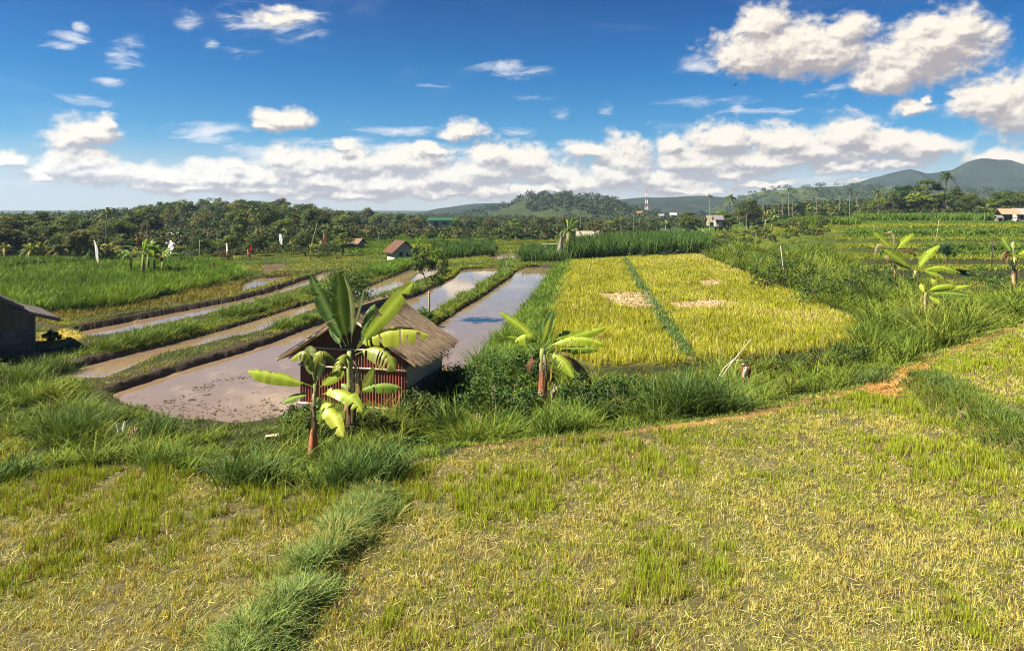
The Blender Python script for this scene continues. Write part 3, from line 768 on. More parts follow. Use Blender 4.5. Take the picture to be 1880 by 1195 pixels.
def golden_field():
    def colf(x, y):
        p = fbm(x * .22, y * .22, 81, 4); q = fbm(x * 1.1, y * 1.1, 83, 3); n = len(x)
        right = sst(x - .12 * y, 2, 16)
        t = sst(p + (q - .5) * .55, .34, .66)
        a = blend(C_(.36,.37,.022), GOLD * 1.05, t); b = blend(C_(.20,.20,.018), C_(.29,.27,.03), t)
        k = RNG.rand(n) < .10 + .38 * right * sst(p, .45, .6); a[k] = C_(.60,.50,.20); b[k] = STRAW * .7
        return b, a
    patches = [UP([(1092,540),(1190,537),(1196,566),(1140,566)], -.4), UP([(1222,556),(1310,551),(1362,556),(1300,566),(1240,568)], -.4), UP([(1262,531),(1300,529),(1300,535),(1264,536)], -.4),UP([(1275,517),(1325,514),(1322,527),(1290,526)], -.4)]
    notp = lambda x, y: np.all([sd_poly(x, y, p) < .1 for p in patches], 0) & (sd_line(x, y, GOLDBUND)[0] > .45)
    bl = lambda x, y: x < np.interp(y, GOLDBUND[::-1, 1], GOLDBUND[::-1, 0])
    for side in (0, 1):
        S = Stuff()
        x, y = scatter(FIELD_GOLD, 34, 34, 1.1, .25, extra=lambda x, y: notp(x, y) & (bl(x, y) if side == 0 else ~bl(x, y)))
        S.add(grass(x, y, (.34, .58), .017, colf, 9, .08, .16, .3, 2, 24, hn=.75 + .5 * fbm(x * .8, y * .8, 85, 3)))
        S.done('golden_rice', ['ripe golden green rice between the waterside grass and the thin green bund', 'wide golden rice field right of the thin green bund'][side], 'rice')
    S = Stuff()
    def along(line, n, hw):
        L = np.asarray(line); s = np.r_[0, np.cumsum(np.hypot(*(L[1:] - L[:-1]).T))]; u = RNG.uniform(0, s[-1], n)
        return np.interp(u, s, L[:, 0]) + RNG.normal(0, hw, n), np.interp(u, s, L[:, 1])
    x, y = along(GOLDBUND, 1500, .34)
    S.add(grass(x, y, (.2, .42), .022, lambda x, y: (pick([GREEN, BLUEG], [1, 1], len(x)), pick([BLUEG * 1.1, C_(.12,.20,.06)], [1, 1], len(x))), 9, .1, .4, .8, 3, 24))
    S.done('bund_grass', 'thin strip of blue green grass running through the golden rice', 'grass')
    labs = ['heap of pale straw left of the thin green bund in the golden rice', 'long heap of pale straw in the middle of the right golden field', 'thin scrap of straw above the long heap', 'small pale straw patch at the top of the golden field']
    for p, lab in zip(patches[:2] + patches[3:], labs[:2] + labs[3:]):
        x, y = scatter(p, 700, 60, .3, .5); S = Stuff()
        S.add(lie_straw(x, y, (.12, .45), .014, pick([C_(.54,.41,.23), C_(.44,.32,.17), C_(.60,.48,.30)], [2, 1, 1], len(x)), .14, .10))
        S.done('straw_heap', lab, 'straw', kind='thing')
golden_field()

def paddy_grass():
    def line_grass(k, n, hw, h, cols, side=0.0, t0=0, t1=1, nb=9, segs=3, w=.02, curve=.8, hn=None):
        L = np.asarray(BUND[k][0]); s = np.r_[0, np.cumsum(np.hypot(*(L[1:] - L[:-1]).T))]; u = RNG.uniform(t0 * s[-1], t1 * s[-1], n)
        dx = np.interp(u, s, np.gradient(L[:, 0])); dy = np.interp(u, s, np.gradient(L[:, 1])); l = np.hypot(dx, dy); o = RNG.normal(0, hw, n) + side
        x = np.interp(u, s, L[:, 0]) - dy / l * o; y = np.interp(u, s, L[:, 1]) + dx / l * o
        k2 = np.all([sd_poly(x, y, p) < .3 for p in POND.values()], 0) & (terrain(x, y) > ZW + .02); x, y = x[k2], y[k2]
        return grass(x, y, h, w, cols, nb, .1, .35, curve, segs, 24, hn=hn(x, y) if hn else None)
    mid = lambda x, y: (pick([GREEN, DARKG * 1.3, OLIVE], [2, 1, .6], len(x)), pick([C_(.13,.21,.03), C_(.18,.25,.04), BLUEG * 1.1], [2, 1, 1], len(x)))
    short = lambda x, y: (pick([OLIVE, GREEN], [1, 1], len(x)), pick([C_(.21,.25,.022), LIME * .8, C_(.25,.25,.03)], [2, 2, 1], len(x)))
    tuf = lambda x, y: .45 + 1.1 * sst(fbm(x * .55, y * .55, 91, 2), .40, .62)
    S = Stuff(); S.add(line_grass('tall', 2600, .42, (.30, .60), mid, 0.0, .0, .74, hn=tuf)); S.add(line_grass('tall', 3000, .65, (.08, .2), short, 0, 0, .8, 7, 2))
    S.add(line_grass('tall', 2200, .6, (.6, 1.1), lambda x, y: (pick([DARKG, GREEN], [1, 1], len(x)), pick([C_(.11,.21,.016), C_(.15,.26,.025)], [1, 1], len(x))), .3, .72, 1.0, 10, 3))
    S.add(line_grass('tall', 2600, .22, (.06, .18), short, -.8, .0, .9, 8, 2)); S.done('bund_grass', 'tall green grass along the long bund behind the middle paddy', 'grass')
    S = Stuff(); S.add(line_grass('second', 1500, .34, (.22, .55), mid, .12, .22, .62, hn=tuf)); S.add(line_grass('second', 4200, .55, (.06, .16), short, -.1, .20, 1.0, 8, 2)); S.add(line_grass('second', 3200, .22, (.05, .14), short, -.55, .22, 1.0, 8, 2)); S.add(line_grass('second', 200, .4, (.05, .2), short, 0, 0, .22, 5, 2))
    S.done('bund_grass', 'low grass on the bund dividing the near brown paddy from the middle one', 'grass')
    S = Stuff(); S.add(line_grass('third', 1500, .36, (.2, .55), mid, .2, .12, .95, hn=tuf)); S.add(line_grass('third', 3600, .55, (.06, .16), short, -.1, .1, 1.0, 8, 2)); S.add(line_grass('third', 2600, .22, (.05, .14), short, -.62, .1, 1.0, 8, 2)); S.add(line_grass('cross', 900, .45, (.06, .16), short, 0, 0, 1, 8, 2))
    S.done('bund_grass', 'low grass on the bund with the young tree beside the mirror paddy', 'grass')
    S = Stuff(); S.add(line_grass('mud', 1800, .45, (.06, .16), short, .75, 0, 1, 8, 2)); S.add(line_grass('mud', 500, .4, (.04, .12), short, 0, 0, 1, 6, 2))
    wet = UP([(64,598),(130,588),(420,543),(556,504),(520,501),(440,514),(230,563),(60,582)], -.8)
    x, y = scatter(wet, 9, 50, .6, .2)
    S.add(grass(x, y, (.25, .5), .022, lambda x, y: (pick([BROWN * .8, OLIVE * .7], [1, 1], len(x)), pick([C_(.22,.20,.03), OLIVE * .9, C_(.25,.17,.04)], [1, 1, 1], len(x))), 7, .08, .3, .5, 2, 30))
    S.done('sparse_rice', 'thin olive rice plants in the muddy strip before the tall green rice', 'rice')
    # the deep green rice
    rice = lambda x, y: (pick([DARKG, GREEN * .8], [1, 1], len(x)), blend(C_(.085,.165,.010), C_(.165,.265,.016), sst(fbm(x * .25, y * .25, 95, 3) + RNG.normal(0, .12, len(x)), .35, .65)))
    S = Stuff()
    for poly, h in ((UP([(-120,600),(0,592),(60,580),(230,563),(440,514),(436,497),(400,486),(330,484),(200,490),(0,505),(-150,510)], -.8), (.9, 1.4)),):
        x, y = scatter(poly, 4.2, 55, .8, .4); S.add(grass(x, y, h, .030, rice, 30, .17, .32, .7, 3, 28, hn=.8 + .4 * fbm(x * .5, y * .5, 96, 2)))
    S.done('tall_rice', 'dense deep green rice standing in the large left field', 'rice')
    S = Stuff()
    x, y = scatter(UP([(-120,500),(0,492),(100,484),(230,478),(235,466),(120,464),(-150,474)], -.8), 8, 75, .8, .4); S.add(grass(x, y, (.7, 1.1), .03, rice, 8, .16, .28, .4, 3, 28))
    S.done('tall_rice', 'second band of green rice behind the white banner', 'rice')
    S = Stuff()
    for pl in ([(340,470),(560,462),(720,470),(700,452),(470,440),(360,452)], [(560,445),(720,452),(830,448),(800,430),(600,432)], [(830,440),(1010,440),(1000,420),(850,420)]):
        x, y = scatter(UP(pl, -.8), 5, 110, .7, .8); S.add(grass(x, y, (.4, .7), .035, rice, 7, .2, .3, .4, 2, 28))
    S.done('green_rice', 'far bright green rice plots before the wooded rise', 'rice')
    # rows of tall fodder grass
    ele = lambda x, y: (pick([DARKG * .8, DARKG], [1, 1], len(x)), blend(C_(.050,.105,.016), C_(.10,.18,.035), sst(fbm(x * .3, y * .3, 97, 3) + RNG.normal(0, .12, len(x)), .35, .65)))
    for pl, h, lab in (([(1046,475),(1150,469),(1292,464),(1300,448),(1220,444),(1060,456)], (2.0, 3.2), 'tall wall of dark green fodder grass behind the golden rice'),
                       ([(958,480),(1030,480),(1034,462),(960,462)], (1.3, 1.9), 'dark green grass block behind the end of the mirror paddy'),
                       ([(805,476),(905,466),(905,452),(800,456)], (1.2, 1.9), 'dark green grass row left of the small far plot')):
        S = Stuff(); x, y = scatter(UP(pl, -.7), 7, 90, .6, .6); S.add(grass(x, y, h, .04, ele, 8, .2, .14, .4, 3, 30)); S.done('fodder_grass', lab, 'grass')
    S = Stuff()
    for (x0, x1, py, h) in ((1480,1560,440,1.9),(1570,1880,424,2.4),(1430,1500,426,1.6),(1700,1900,470,.7),(1560,1900,452,.7),(1580,1900,434,.6)):
        x, y = scatter(UP([(x0,py+5),(x1,py+5),(x1+20,py-3),(x0,py-3)], .3), 4.5, 100, .6, 1.0); S.add(grass(x, y, (h * .6, h), .05, lambda x, y: (pick([GREEN, DARKG], [1, 1], len(x)), pick([C_(.10,.19,.02), C_(.16,.26,.03), C_(.07,.13,.02)], [1, 1, 1], len(x))), 8, .25, .2, .5, 2, 30))
    for poly in (UP([(1500,500),(1900,495),(1900,425),(1560,425)], .2),):
        x, y = scatter(poly, 6, 60, 1.0, .5); k = np.abs(terrain(x, y + .5) - terrain(x, y - .4)) < .38; x, y = x[k], y[k]; S.add(grass(x, y, (.2, .4), .035, lambda x, y: (pick([OLIVE, GREEN], [1, 1], len(x)), pick([C_(.22,.25,.02), C_(.13,.20,.02), C_(.30,.27,.03)], [2, 2, 1], len(x))), 6, .2, .4, .5, 2, 28))
    S.done('terrace_grass', 'grassy stepped terraces with cane rows beyond the right bananas', 'grass')
    S = Stuff()
    x, y = scatter(UP([(1250,418),(1395,418),(1400,408),(1262,409)], -.9), 3, 200, .5, 1.); S.add(grass(x, y, (.4, .6), .05, lambda x, y: (pick([GREEN], [1], len(x)), pick([C_(.16,.29,.012), C_(.20,.33,.018)], [1, 1], len(x))), 6, .3, .3, .4, 2, 30))
    S.done('green_rice', 'far vivid lime rice plot beside the dark palm', 'rice')
    S = Stuff()
    x, y = scatter(UP([(1755,575),(1880,560),(1960,555),(1960,528),(1880,530),(1790,545)], -.3), 24, 45, .8, .3); S.add(grass(x, y, (.3, .5), .02, lambda x, y: (pick([OLIVE, GOLD * .6], [1, 1], len(x)), pick([GOLD, C_(.33,.36,.03)], [1, 1], len(x))), 8, .1, .2, .3, 2, 24))
    S.done('golden_rice', 'small bright yellow rice patch behind the lower right banana', 'rice')
    # dead sprigs and pale seedlings standing in the water
    S = Stuff()
    sh = UP([(200,724),(240,745),(325,775),(439,781),(500,772),(560,745),(560,690),(440,690),(300,720)], ZW)
    x, y = scatter(sh, 26, 30, .5, .2, extra=lambda x, y: RNG.rand(len(x)) < sst(fbm(x * .8, y * .8, 99, 3), .40, .62))
    n = len(x); V, T, C = lie_straw(x, y, (.06, .24), .018, pick([C_(.05,.035,.022), C_(.09,.06,.035)], [2, 1], n), .15, .0)
    V[:, 2] += np.repeat(ZW + .006 - terrain(x, y), 4) ; V[:, 2] = np.maximum(V[:, 2], ZW + .004)
    S.add((V, T, C)); S.done('floating_straw', 'dark scraps of old straw floating on the brown paddy near its edge', 'straw')
    S = Stuff()
    for k, dn in (('middle', 2.2), ('upper', 1.2), ('near', .25)):
        x, y = scatter(POND[k], dn, 60, .4, 0.0); n = len(x)
        V, T, C = grass(x, y, (.5, .8), .012, lambda x, y: (pick([C_(.40,.33,.15), OLIVE], [1, 1], len(x)), pick([C_(.46,.38,.16), C_(.28,.28,.05)], [1, 1], len(x))), 3, .06, .3, .4, 2, 24); S.add((V, T, C))
    S.done('rice_seedlings', 'pale thin seedlings standing in the brown water', 'rice')
paddy_grass()
# ------------------------------------------------------------------ red hut
def to3(px, py, d): return np.array([(px - PX0) / FOC * d, d, CAM_Z + (PY0 - py) / FOC * d])
def corrugated(x0, x1, z0, z1, y, pitch=.11, amp=.022, col=(.3, .05, .03), topf=None):
    nx = int((x1 - x0) / pitch * 6); xs = np.linspace(x0, x1, nx); nz = 7
    V = []; Cc = []
    for k in range(nz):
        for x in xs:
            zt = z1 if topf is None else max(topf(x), z0 + .01)
            V.append((x, y - amp * math.cos((x - x0) / pitch * 2 * math.pi), z0 + (zt - z0) * k / (nz - 1)))
            r = vnoise(np.array([x * 2.2]), np.array([k * .35]), 3)[0]; sh = vnoise(np.array([math.floor((x - x0) / .8) * 3.7]), np.array([.5]), 8)[0]
            b = np.array(col) * (.7 + .5 * sh); r = sst(np.array([r * .7 + .3 * RNG.rand()]), .35, .75)[0]; Cc.append(b * (1 - .75 * r) + np.array((.15, .085, .05)) * .75 * r)
    Q = [(k*nx+i, k*nx+i+1, (k+1)*nx+i+1, (k+1)*nx+i) for k in range(nz-1) for i in range(nx-1)]
    return V, Q, Cc
def build_hut():
    o3 = U(552, 740, -.85)
    H = empty('hut', (o3[0], o3[1], -.86), math.radians(-14))
    tag(H, 'red corrugated metal hut with a brown thatched roof beside the flooded paddies', 'hut')
    W, D, RZ, RUN, SL = 4.05, 3.9, 3.45, 2.62, .64
    red = (.27, .052, .030)
    zr = lambda x: RZ - abs(x - W / 2) * SL - .06
    for nm, z0, z1, y, tf, c in (('wall_panel', .02, 1.40, 0, None, red), ('wall_panel', 1.42, 2.06, .012, None, (.27, .058, .036)), ('gable_panel', 2.08, 3.3, .03, zr, (.13, .035, .024))):  # gable red darkened to carry the shade under the eave
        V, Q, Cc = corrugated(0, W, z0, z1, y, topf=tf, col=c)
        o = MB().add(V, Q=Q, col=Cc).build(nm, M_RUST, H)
        if nm == 'gable_panel': o['label'] = 'gable sheet coloured darker for the shade under the roof edge'
    pale = (.55, .46, .36)
    for z, t in ((1.41, .055), (2.07, .05), (.03, .06)):
        m = MB(); m.tube([(-.06, -.06, z + .02), (W * .33, -.062, z - .01), (W * .7, -.06, z + .015), (W + .1, -.058, z - .005)], t * .55, 7, pale); m.build('batten', M_WOOD, H, True)
    for x, y in ((.03, .06), (W - .03, .06), (W - .03, D - .05), (.03, D - .05), (W - .03, D * .5)):
        m = MB(); m.box((x, y, 1.05), (.09, .09, 2.1), col=(.17, .12, .085)); m.build('post', M_WOOD, H)
    m = MB(); m.box((W, D/2 + .05, 1.12), (.05, D - .25, .72), col=(.58, .42, .26)); m.build('side_panel', M_WALL, H)['label'] = 'pale plaster side wall in shade'
    m = MB(); m.box((W - .06, D/2 + .05, .38), (.05, D - .25, .76), col=(.24, .13, .07)); m.build('side_panel', M_RUST, H)['label'] = 'brown recessed lower side panel'
    m = MB()
    for k in range(4): m.box((W + .02, D/2 + .05, 1.56 + k * .12), (.035, D - .15, .055), col=(.34, .25, .16))
    m.build('side_slats', M_WOOD, H)
    m = MB(); m.box((0, D/2 + .05, 1.05), (.05, D - .3, 2.1), col=(.25, .06, .04)); m.box((W/2, D, 1.05), (W - .2, .05, 2.1), col=(.25, .06, .04)); m.build('back_wall', M_RUST, H)
    m = MB(); m.box((W/2, D/2, -.04), (W + .25, D + .2, .16), col=(.19, .16, .13)); m.build('plinth', M_WALL, H)
    # thatch: two thick slabs with a shaggy skin of straws
    y0, y1 = -.42, 4.15
    m = MB()
    for s in (-1, 1):
        nu, nv = 14, 26; V = []; Cc = []
        for lay in (0, 1):
            for i in range(nu):
                u = i / (nu - 1)
                for j in range(nv):
                    v = j / (nv - 1); yy = y0 + (y1 - y0) * v + (.10 * (vnoise(np.array([u * 4.]), np.array([v * 2 + s]), 3)[0] - .5) if j in (0, nv - 1) else 0)
                    x = W/2 + s * (RUN * u + (.12 * (vnoise(np.array([v * 9.]), np.array([2.2 + s]), 5)[0] - .5) if i == nu - 1 else 0))
                    z = RZ - abs(x - W/2) * SL - .05 * math.sin(u * 3.1) + .05 * (vnoise(np.array([u * 5.]), np.array([v * 8.]), 6)[0] - .5) - lay * .13
                    V.append((x, yy, z)); Cc.append(C_(.26, .18, .105) * (.75 + .5 * vnoise(np.array([u * 3.]), np.array([v * 14.]), 7)[0]))
        n = nu * nv; Q = []
        for i in range(nu - 1):
            for j in range(nv - 1):
                a = i * nv + j; q = (a, a + 1, a + nv + 1, a + nv)
                Q.append(q if s < 0 else q[::-1]); q2 = tuple(k + n for k in q); Q.append(q2[::-1] if s < 0 else q2)
        edge = [j for j in range(nv)] ; 
        for i in range(nu - 1):
            for j in (0, nv - 1): Q.append((i*nv+j, (i+1)*nv+j, (i+1)*nv+j+n, i*nv+j+n))
        for j in range(nv - 1): Q.append(((nu-1)*nv+j, (nu-1)*nv+j+1, (nu-1)*nv+j+1+n, (nu-1)*nv+j+n))
        m.add(V, Q=Q, col=Cc)
        N = 5200
        u = RNG.rand(N) * 1.0; yy = RNG.uniform(y0, y1, N); L = RNG.uniform(.25, .6, N); wv = RNG.normal(0, .12, N)
        def P(uu, yv, up): return np.stack([W/2 + s * RUN * uu, yv, RZ - RUN * uu * SL - .05 * np.sin(np.clip(uu,0,1) * 3.1) + up], 1)
        a = P(u - L / RUN / 2, yy - wv * L, .035); b = P(u + L / RUN / 2, yy + wv * L, .02 + RNG.uniform(0, .035, N) - .02 * (u > .93)); o = np.array([0, .011, 0]); 
        Vs = np.stack([a - o, a + o, b + o * .6, b - o * .6], 1).reshape(-1, 3)
        cs = np.repeat(pick([C_(.33,.235,.14), C_(.42,.31,.19), C_(.14,.095,.06), C_(.52,.40,.26)], [3, 2, 2, 1], N), 4, 0)
        m.add(Vs, Q=np.arange(4 * N).reshape(-1, 4), col=cs)
    r = m.build('roof', M_ROOF, H); r['label'] = 'weathered brown thatched roof'
    m = MB(); m.tube([(W/2, y0, RZ + .02), (W/2, 2, RZ + .05), (W/2, y1, RZ + .01)], .085, 8, (.22, .165, .11)); m.build('ridge_roll', M_ROOF, r, True)
    for s in (-1, 1):
        m = MB(); m.tube([(W/2 + s*.05, y0 + .03, RZ - .14), (W/2 + s * (RUN + .12), y0 + .03, RZ - .14 - RUN * SL)], .05, 6, (.30, .23, .16)); m.build('barge_pole', M_WOOD, r, True)
    m = MB()
    for k in range(6):
        for s in (-1, 1): m.tube([(W/2, .2 + k * .70, RZ - .19), (W/2 + s * (RUN + .02), .2 + k * .70, RZ - .2 - RUN * SL)], .03, 5, (.25, .18, .12))
    m.build('rafters', M_WOOD, H)
build_hut()

def build_left_hut():
    c = U(64, 650, -.8)
    H = empty('hut', (c[0], c[1], -.85), math.radians(0)); tag(H, 'grey block hut with dark tiled eaves cut off by the left edge', 'hut')
    a = Vector((-.74, -.67, 0)); nrm = Vector((.67, -.74, 0))
    R = Matrix(((a.x, -nrm.x, 0), (a.y, -nrm.y, 0), (0, 0, 1)))        # local x along the wall to the left, y into the hut
    rot = R.to_3x3()
    tr = lambda p: rot @ Vector(p)
    # courses of blocks below, boards above
    m = MB(); k = 0
    for r in range(4):
        for i in range(9):
            x = i * .52 + (.26 if r % 2 else 0)
            g = .09 + .05 * RNG.rand(); m.box(tr((x + .26, .08, .17 + r * .31)), (.505, .15 + .014 * RNG.rand(), .295), rot, (g * 1.02, g, g * .93))
    m.build('block_wall', M_WALL, H)
    m = MB()
    for i in range(18):
        h = min(.75 + .62 * i * .26, 2.3); g = .10 + .05 * RNG.rand()
        m.box(tr((i * .27 + .13, .09, 1.25 + h / 2)), (.26, .05 + .01 * RNG.rand(), h), rot, (g * 1.08, g, g * .8))
    m.build('board_wall', M_WOOD, H)
    m = MB(); m.box(tr((.03, -.02, 1.0)), (.10, .10, 2.0), rot, (.13, .11, .09)); m.box(tr((1.45, -.02, 1.2)), (.10, .10, 2.5), rot, (.13, .11, .09)); m.build('post', M_WOOD, H)
    m = MB(); m.box(tr((.05, 2.2, 1.0)), (.12, 4.2, 2.0), rot, (.12, .11, .10)); m.build('side_wall', M_WALL, H)
    # two roof pitches stepping down to the right
    rf = None
    for (x0, z0, x1, z1, t) in ((5.5, 5.35, .55, 2.42, 'upper'), (.95, 2.36, -.95, 1.72, 'lower')):
        m = MB(); n = 12
        for i in range(n):
            f0, f1 = i / n, (i + 1.15) / n
            p0 = (x0 + (x1 - x0) * f0, z0 + (z1 - z0) * f0 + .035); p1 = (x0 + (x1 - x0) * f1, z0 + (z1 - z0) * f1 + .06)
            V = []
            for y in (-.45, 4.6):
                for (px_, pz_) in (p0, p1): V += [tr((px_, y, pz_)), tr((px_, y, pz_ - .05))]
            g = .06 + .03 * RNG.rand()
            m.add(V, Q=[(0,2,6,4),(1,5,7,3),(0,1,3,2),(4,6,7,5),(2,3,7,6),(0,4,5,1)], col=(g * 1.15, g, g * .9))
        o = m.build('roof', M_ROOF, H)
        o['label'] = 'steep dark tiled roof' if t == 'upper' else 'low lean-to roof at the eave'
        m = MB(); m.tube([tr((x0, -.5, z0 - .05)), tr((x1, -.5, z1 - .05))], .075, 6, (.16, .13, .11)); m.build('barge_board', M_WOOD, o)
build_left_hut()

# ------------------------------------------------------------------ bananas
BAN = {'lime': (C_(.30,.40,.022), C_(.42,.50,.06)), 'yellow': (C_(.40,.45,.03), C_(.52,.54,.09)), 'mid': (C_(.15,.26,.02), C_(.30,.40,.08)), 'dark': (C_(.055,.12,.018), C_(.16,.25,.06)),
       'pale': (C_(.34,.40,.13), C_(.46,.5,.2)), 'dead': (C_(.20,.10,.045), C_(.26,.14,.06)), 'olive': (C_(.21,.25,.025), C_(.33,.36,.06)), 'husk': (C_(.40,.30,.18), C_(.5,.4,.25))}
def banana_leaf(B, M, T, w, face, ck, tears=3, fold=.25, droop=.0, petiole=.14, to_cam=None, seed=0):
    rs = np.random.RandomState(seed)
    B, M, T = [np.asarray(v, float) for v in (B, M, T)]
    Cc = 2 * M - .5 * (B + T); n = 44
    t = np.linspace(0, 1, n)[:, None]
    S = (1-t)**2 * B + 2*t*(1-t) * Cc + t*t * T
    tan = np.gradient(S, axis=0); tan /= np.linalg.norm(tan, axis=1)[:, None]
    cam_v = np.array([0, 0, CAM_Z]) - S.mean(0) if to_cam is None else np.asarray(to_cam, float); cam_v /= np.linalg.norm(cam_v)
    nr = face * cam_v + (1 - abs(face)) * np.array([0, 0, 1.0])
    side = np.cross(tan, nr); side /= np.linalg.norm(side, axis=1)[:, None] + 1e-9
    nn = np.cross(side, tan)
    s = np.clip((t[:, 0] - petiole) / (1 - petiole), 0, 1)
    prof = np.where(t[:, 0] < petiole, .0, (np.clip(s, 0, 1)**.45) * (1 - np.clip(s, 0, 1)**3.4)**.8) 
    hw = w * .5 * prof + .012
    tear = np.zeros((n, 2))
    for _ in range(int(tears * 1.6) + 1): tear[rs.randint(8, n - 3), rs.randint(2)] = rs.uniform(.2, .8)
    sdrop = np.zeros((n, 2)); cur = [0., 0.]
    for i in range(n):
        for q in (0, 1):
            if tear[i, q] > 0: cur[q] = rs.uniform(-.1, .5)
            sdrop[i, q] = cur[q]
    V, C = [], []
    base, mid = BAN[ck]
    for i in range(n):
        rip = .05 * w * (vnoise(np.array([i * .55]), np.array([seed * 1.7]), 3)[0] - .5)
        for j, a in enumerate((-1, -.55, -.07, .07, .55, 1)):
            sd = 0 if a < 0 else 1
            sh = 1 - tear[i, sd] * (abs(a) if abs(a) > .2 else 0)
            off = abs(a) * hw[i]
            p = S[i] + side[i] * a * hw[i] * sh + nn[i] * (off * fold * (1 - .75 * abs(a)) + rip * abs(a)) - np.array([0, 0, (droop * 1.4 + sdrop[i, sd]) * off * abs(a)])
            V.append(p)
            c = np.minimum(mid * 1.25, .8) if abs(a) < .1 else base
            edge = .0
            if abs(a) == 1: edge = .3 + .9 * (rs.rand() < .2)
            c = c * (1 - .16 * rs.rand()) ; c = c * (1 - edge * .4) + C_(.22,.15,.03) * edge * .4
            C.append(c)
    Q = [(i*6+j, i*6+j+1, (i+1)*6+j+1, (i+1)*6+j) for i in range(n-1) for j in range(5) if not (j != 2 and tear[i + 1, 0 if j < 2 else 1] > 0 and (j in (0, 4) or tear[i + 1, 0 if j < 2 else 1] > .45))]
    return np.array(V), Q, np.array(C)
def banana(label, stem, leaves, group=None, stem_cols=None, rad=.11, name='banana_plant', dz=-.05, depth=None, dead=3):
    (bx, by), (tx, ty) = stem
    base = gp(bx, by) if depth is None else Vector(to3(bx, by, depth))
    d = base.y
    R = empty(name, base); tag(R, label, 'banana plant', group)
    loc = np.array(base)
    top = to3(tx, ty, d) - loc
    m = MB(); k = 9; pts = []; cols = []
    for i in range(k):
        f = i / (k - 1); pts.append(np.array([top[0] * f + .04 * math.sin(f * 5 + bx), .03 * math.sin(f * 4), dz + (top[2] - dz) * f]))
        c = stem_cols[int(f * (len(stem_cols) - .01))] if stem_cols else (C_(.16,.10,.05) if f < .45 else C_(.22,.22,.07))
        cols.append(np.array(c) * (.75 + .5 * RNG.rand()))
    m.tube(pts, [rad * (1.25 - .7 * i / (k - 1)) for i in range(k)], 9, cols)
    # torn dry sheaths hugging the stem
    for i in range(7):
        f = RNG.uniform(.08, .6); a = RNG.uniform(0, 6.28); r = rad * (1.25 - .7 * f); h = RNG.uniform(.25, .5) * top[2]
        p0 = np.array([top[0] * f + math.cos(a) * r * 1.02, math.sin(a) * r * 1.02, top[2] * f]); o = np.array([-math.sin(a), math.cos(a), 0]) * .045
        p1 = p0 + np.array([math.cos(a) * .07, math.sin(a) * .07, -h * .5])
        m.add([p0 - o, p0 + o, p1 + o * .7, p1 - o * .7, p0 + np.array([0,0,.1]) - o*.5, p0 + np.array([0,0,.1]) + o*.5], Q=[(0,1,2,3),(4,5,1,0)], col=[C_(.30,.15,.07), C_(.22,.11,.05), C_(.36,.22,.11)][i % 3])
    m.build('stem', M_BARK, R, True)
    for q, L in enumerate(leaves):
        (b, mm, t, w, dd, face, ck) = L[:7]; opt = L[7] if len(L) > 7 else {}
        pB = to3(*b, d) - loc; pM = to3(*mm, d + dd * .5) - loc; pT = to3(*t, d + dd) - loc
        V, Q, C = banana_leaf(pB, pM, pT, w * 1.22 / FOC * d, face, ck, seed=int(bx) * 31 + q, to_cam=(-base.x, -d, CAM_Z - base.z - 1), **opt)
        o = obj('leaf', V, Q=Q, mat=M_BANANA, col=C, parent=R, smooth=True)
        if ck in ('dead', 'husk'): o['label'] = 'withered brown leaf'
    rr = np.random.RandomState(int(bx) + 5)
    for k in range(dead):            # withered leaves hanging against the stem
        a = rr.uniform(0, 6.28); B = top * .92; o = np.array([math.cos(a), math.sin(a), 0]); l = rr.uniform(.45, .8) * top[2]
        V, Q, C = banana_leaf(B, B + o * .28 - np.array([0, 0, l * .28]), B + o * .22 - np.array([0, 0, l]), rr.uniform(.14, .22), .6, 'dead' if k % 2 else 'husk', tears=10, droop=.5, to_cam=(o[0], o[1] - .5, .2), seed=k + int(bx))
        q = obj('leaf', V, Q=Q, mat=M_BANANA, col=C, parent=R); q['label'] = 'withered leaf hanging down the stem'
    return R
def Z6(x, y): return (430 + x / 2.846, 480 + y / 2.846)
def Z7(x, y): return (860 + x / 3.514, 520 + y / 3.514)
def Z5(x, y): return (1520 + x / 4.978, 290 + y / 4.978)
def LL(Z, b, m, t, w, dd, face, ck, sc, **o): return (Z(*b), Z(*m), Z(*t), w / sc, dd, face, ck, o)
s6, s7, s5 = 2.846, 3.514, 4.978
banana('tall banana plant with upright leaves standing before the red hut', (Z6(600, 925), Z6(610, 470)), [
  LL(Z6, (585,445), (495,270), (400,72), 100, .5, .9, 'dark', s6, tears=4), LL(Z6, (600,440), (560,250), (545,55), 105, -.1, .95, 'mid', s6, tears=2),  # first leaf coloured dark for its shaded underside
  LL(Z6, (612,420), (610,260), (580,95), 52, .35, .8, 'pale', s6, tears=1), LL(Z6, (640,450), (775,285), (935,103), 98, .3, .85, 'lime', s6, tears=2, fold=.15),
  LL(Z6, (630,470), (800,360), (1020,385), 110, .3, .55, 'yellow', s6, tears=9, droop=.5), LL(Z6, (630,490), (760,462), (840,570), 110, -.5, .6, 'olive', s6, tears=8, droop=.5),
  LL(Z6, (612,490), (560,505), (545,580), 90, -.7, .7, 'olive', s6, tears=5, droop=.6), LL(Z6, (612,400), (650,265), (676,150), 14, .2, .9, 'pale', s6, tears=0),
  LL(Z6, (650,430), (700,300), (735,222), 60, .7, .7, 'dark', s6, tears=5), LL(Z6, (640,440), (710,380), (770,310), 90, .9, .9, 'dark', s6, tears=2),
  LL(Z6, (560,450), (530,380), (510,330), 60, .6, .9, 'dark', s6, tears=2)],
  stem_cols=[(.10,.06,.035), (.13,.08,.05), (.16,.13,.05), (.20,.24,.07), (.30,.34,.12)], rad=.14)
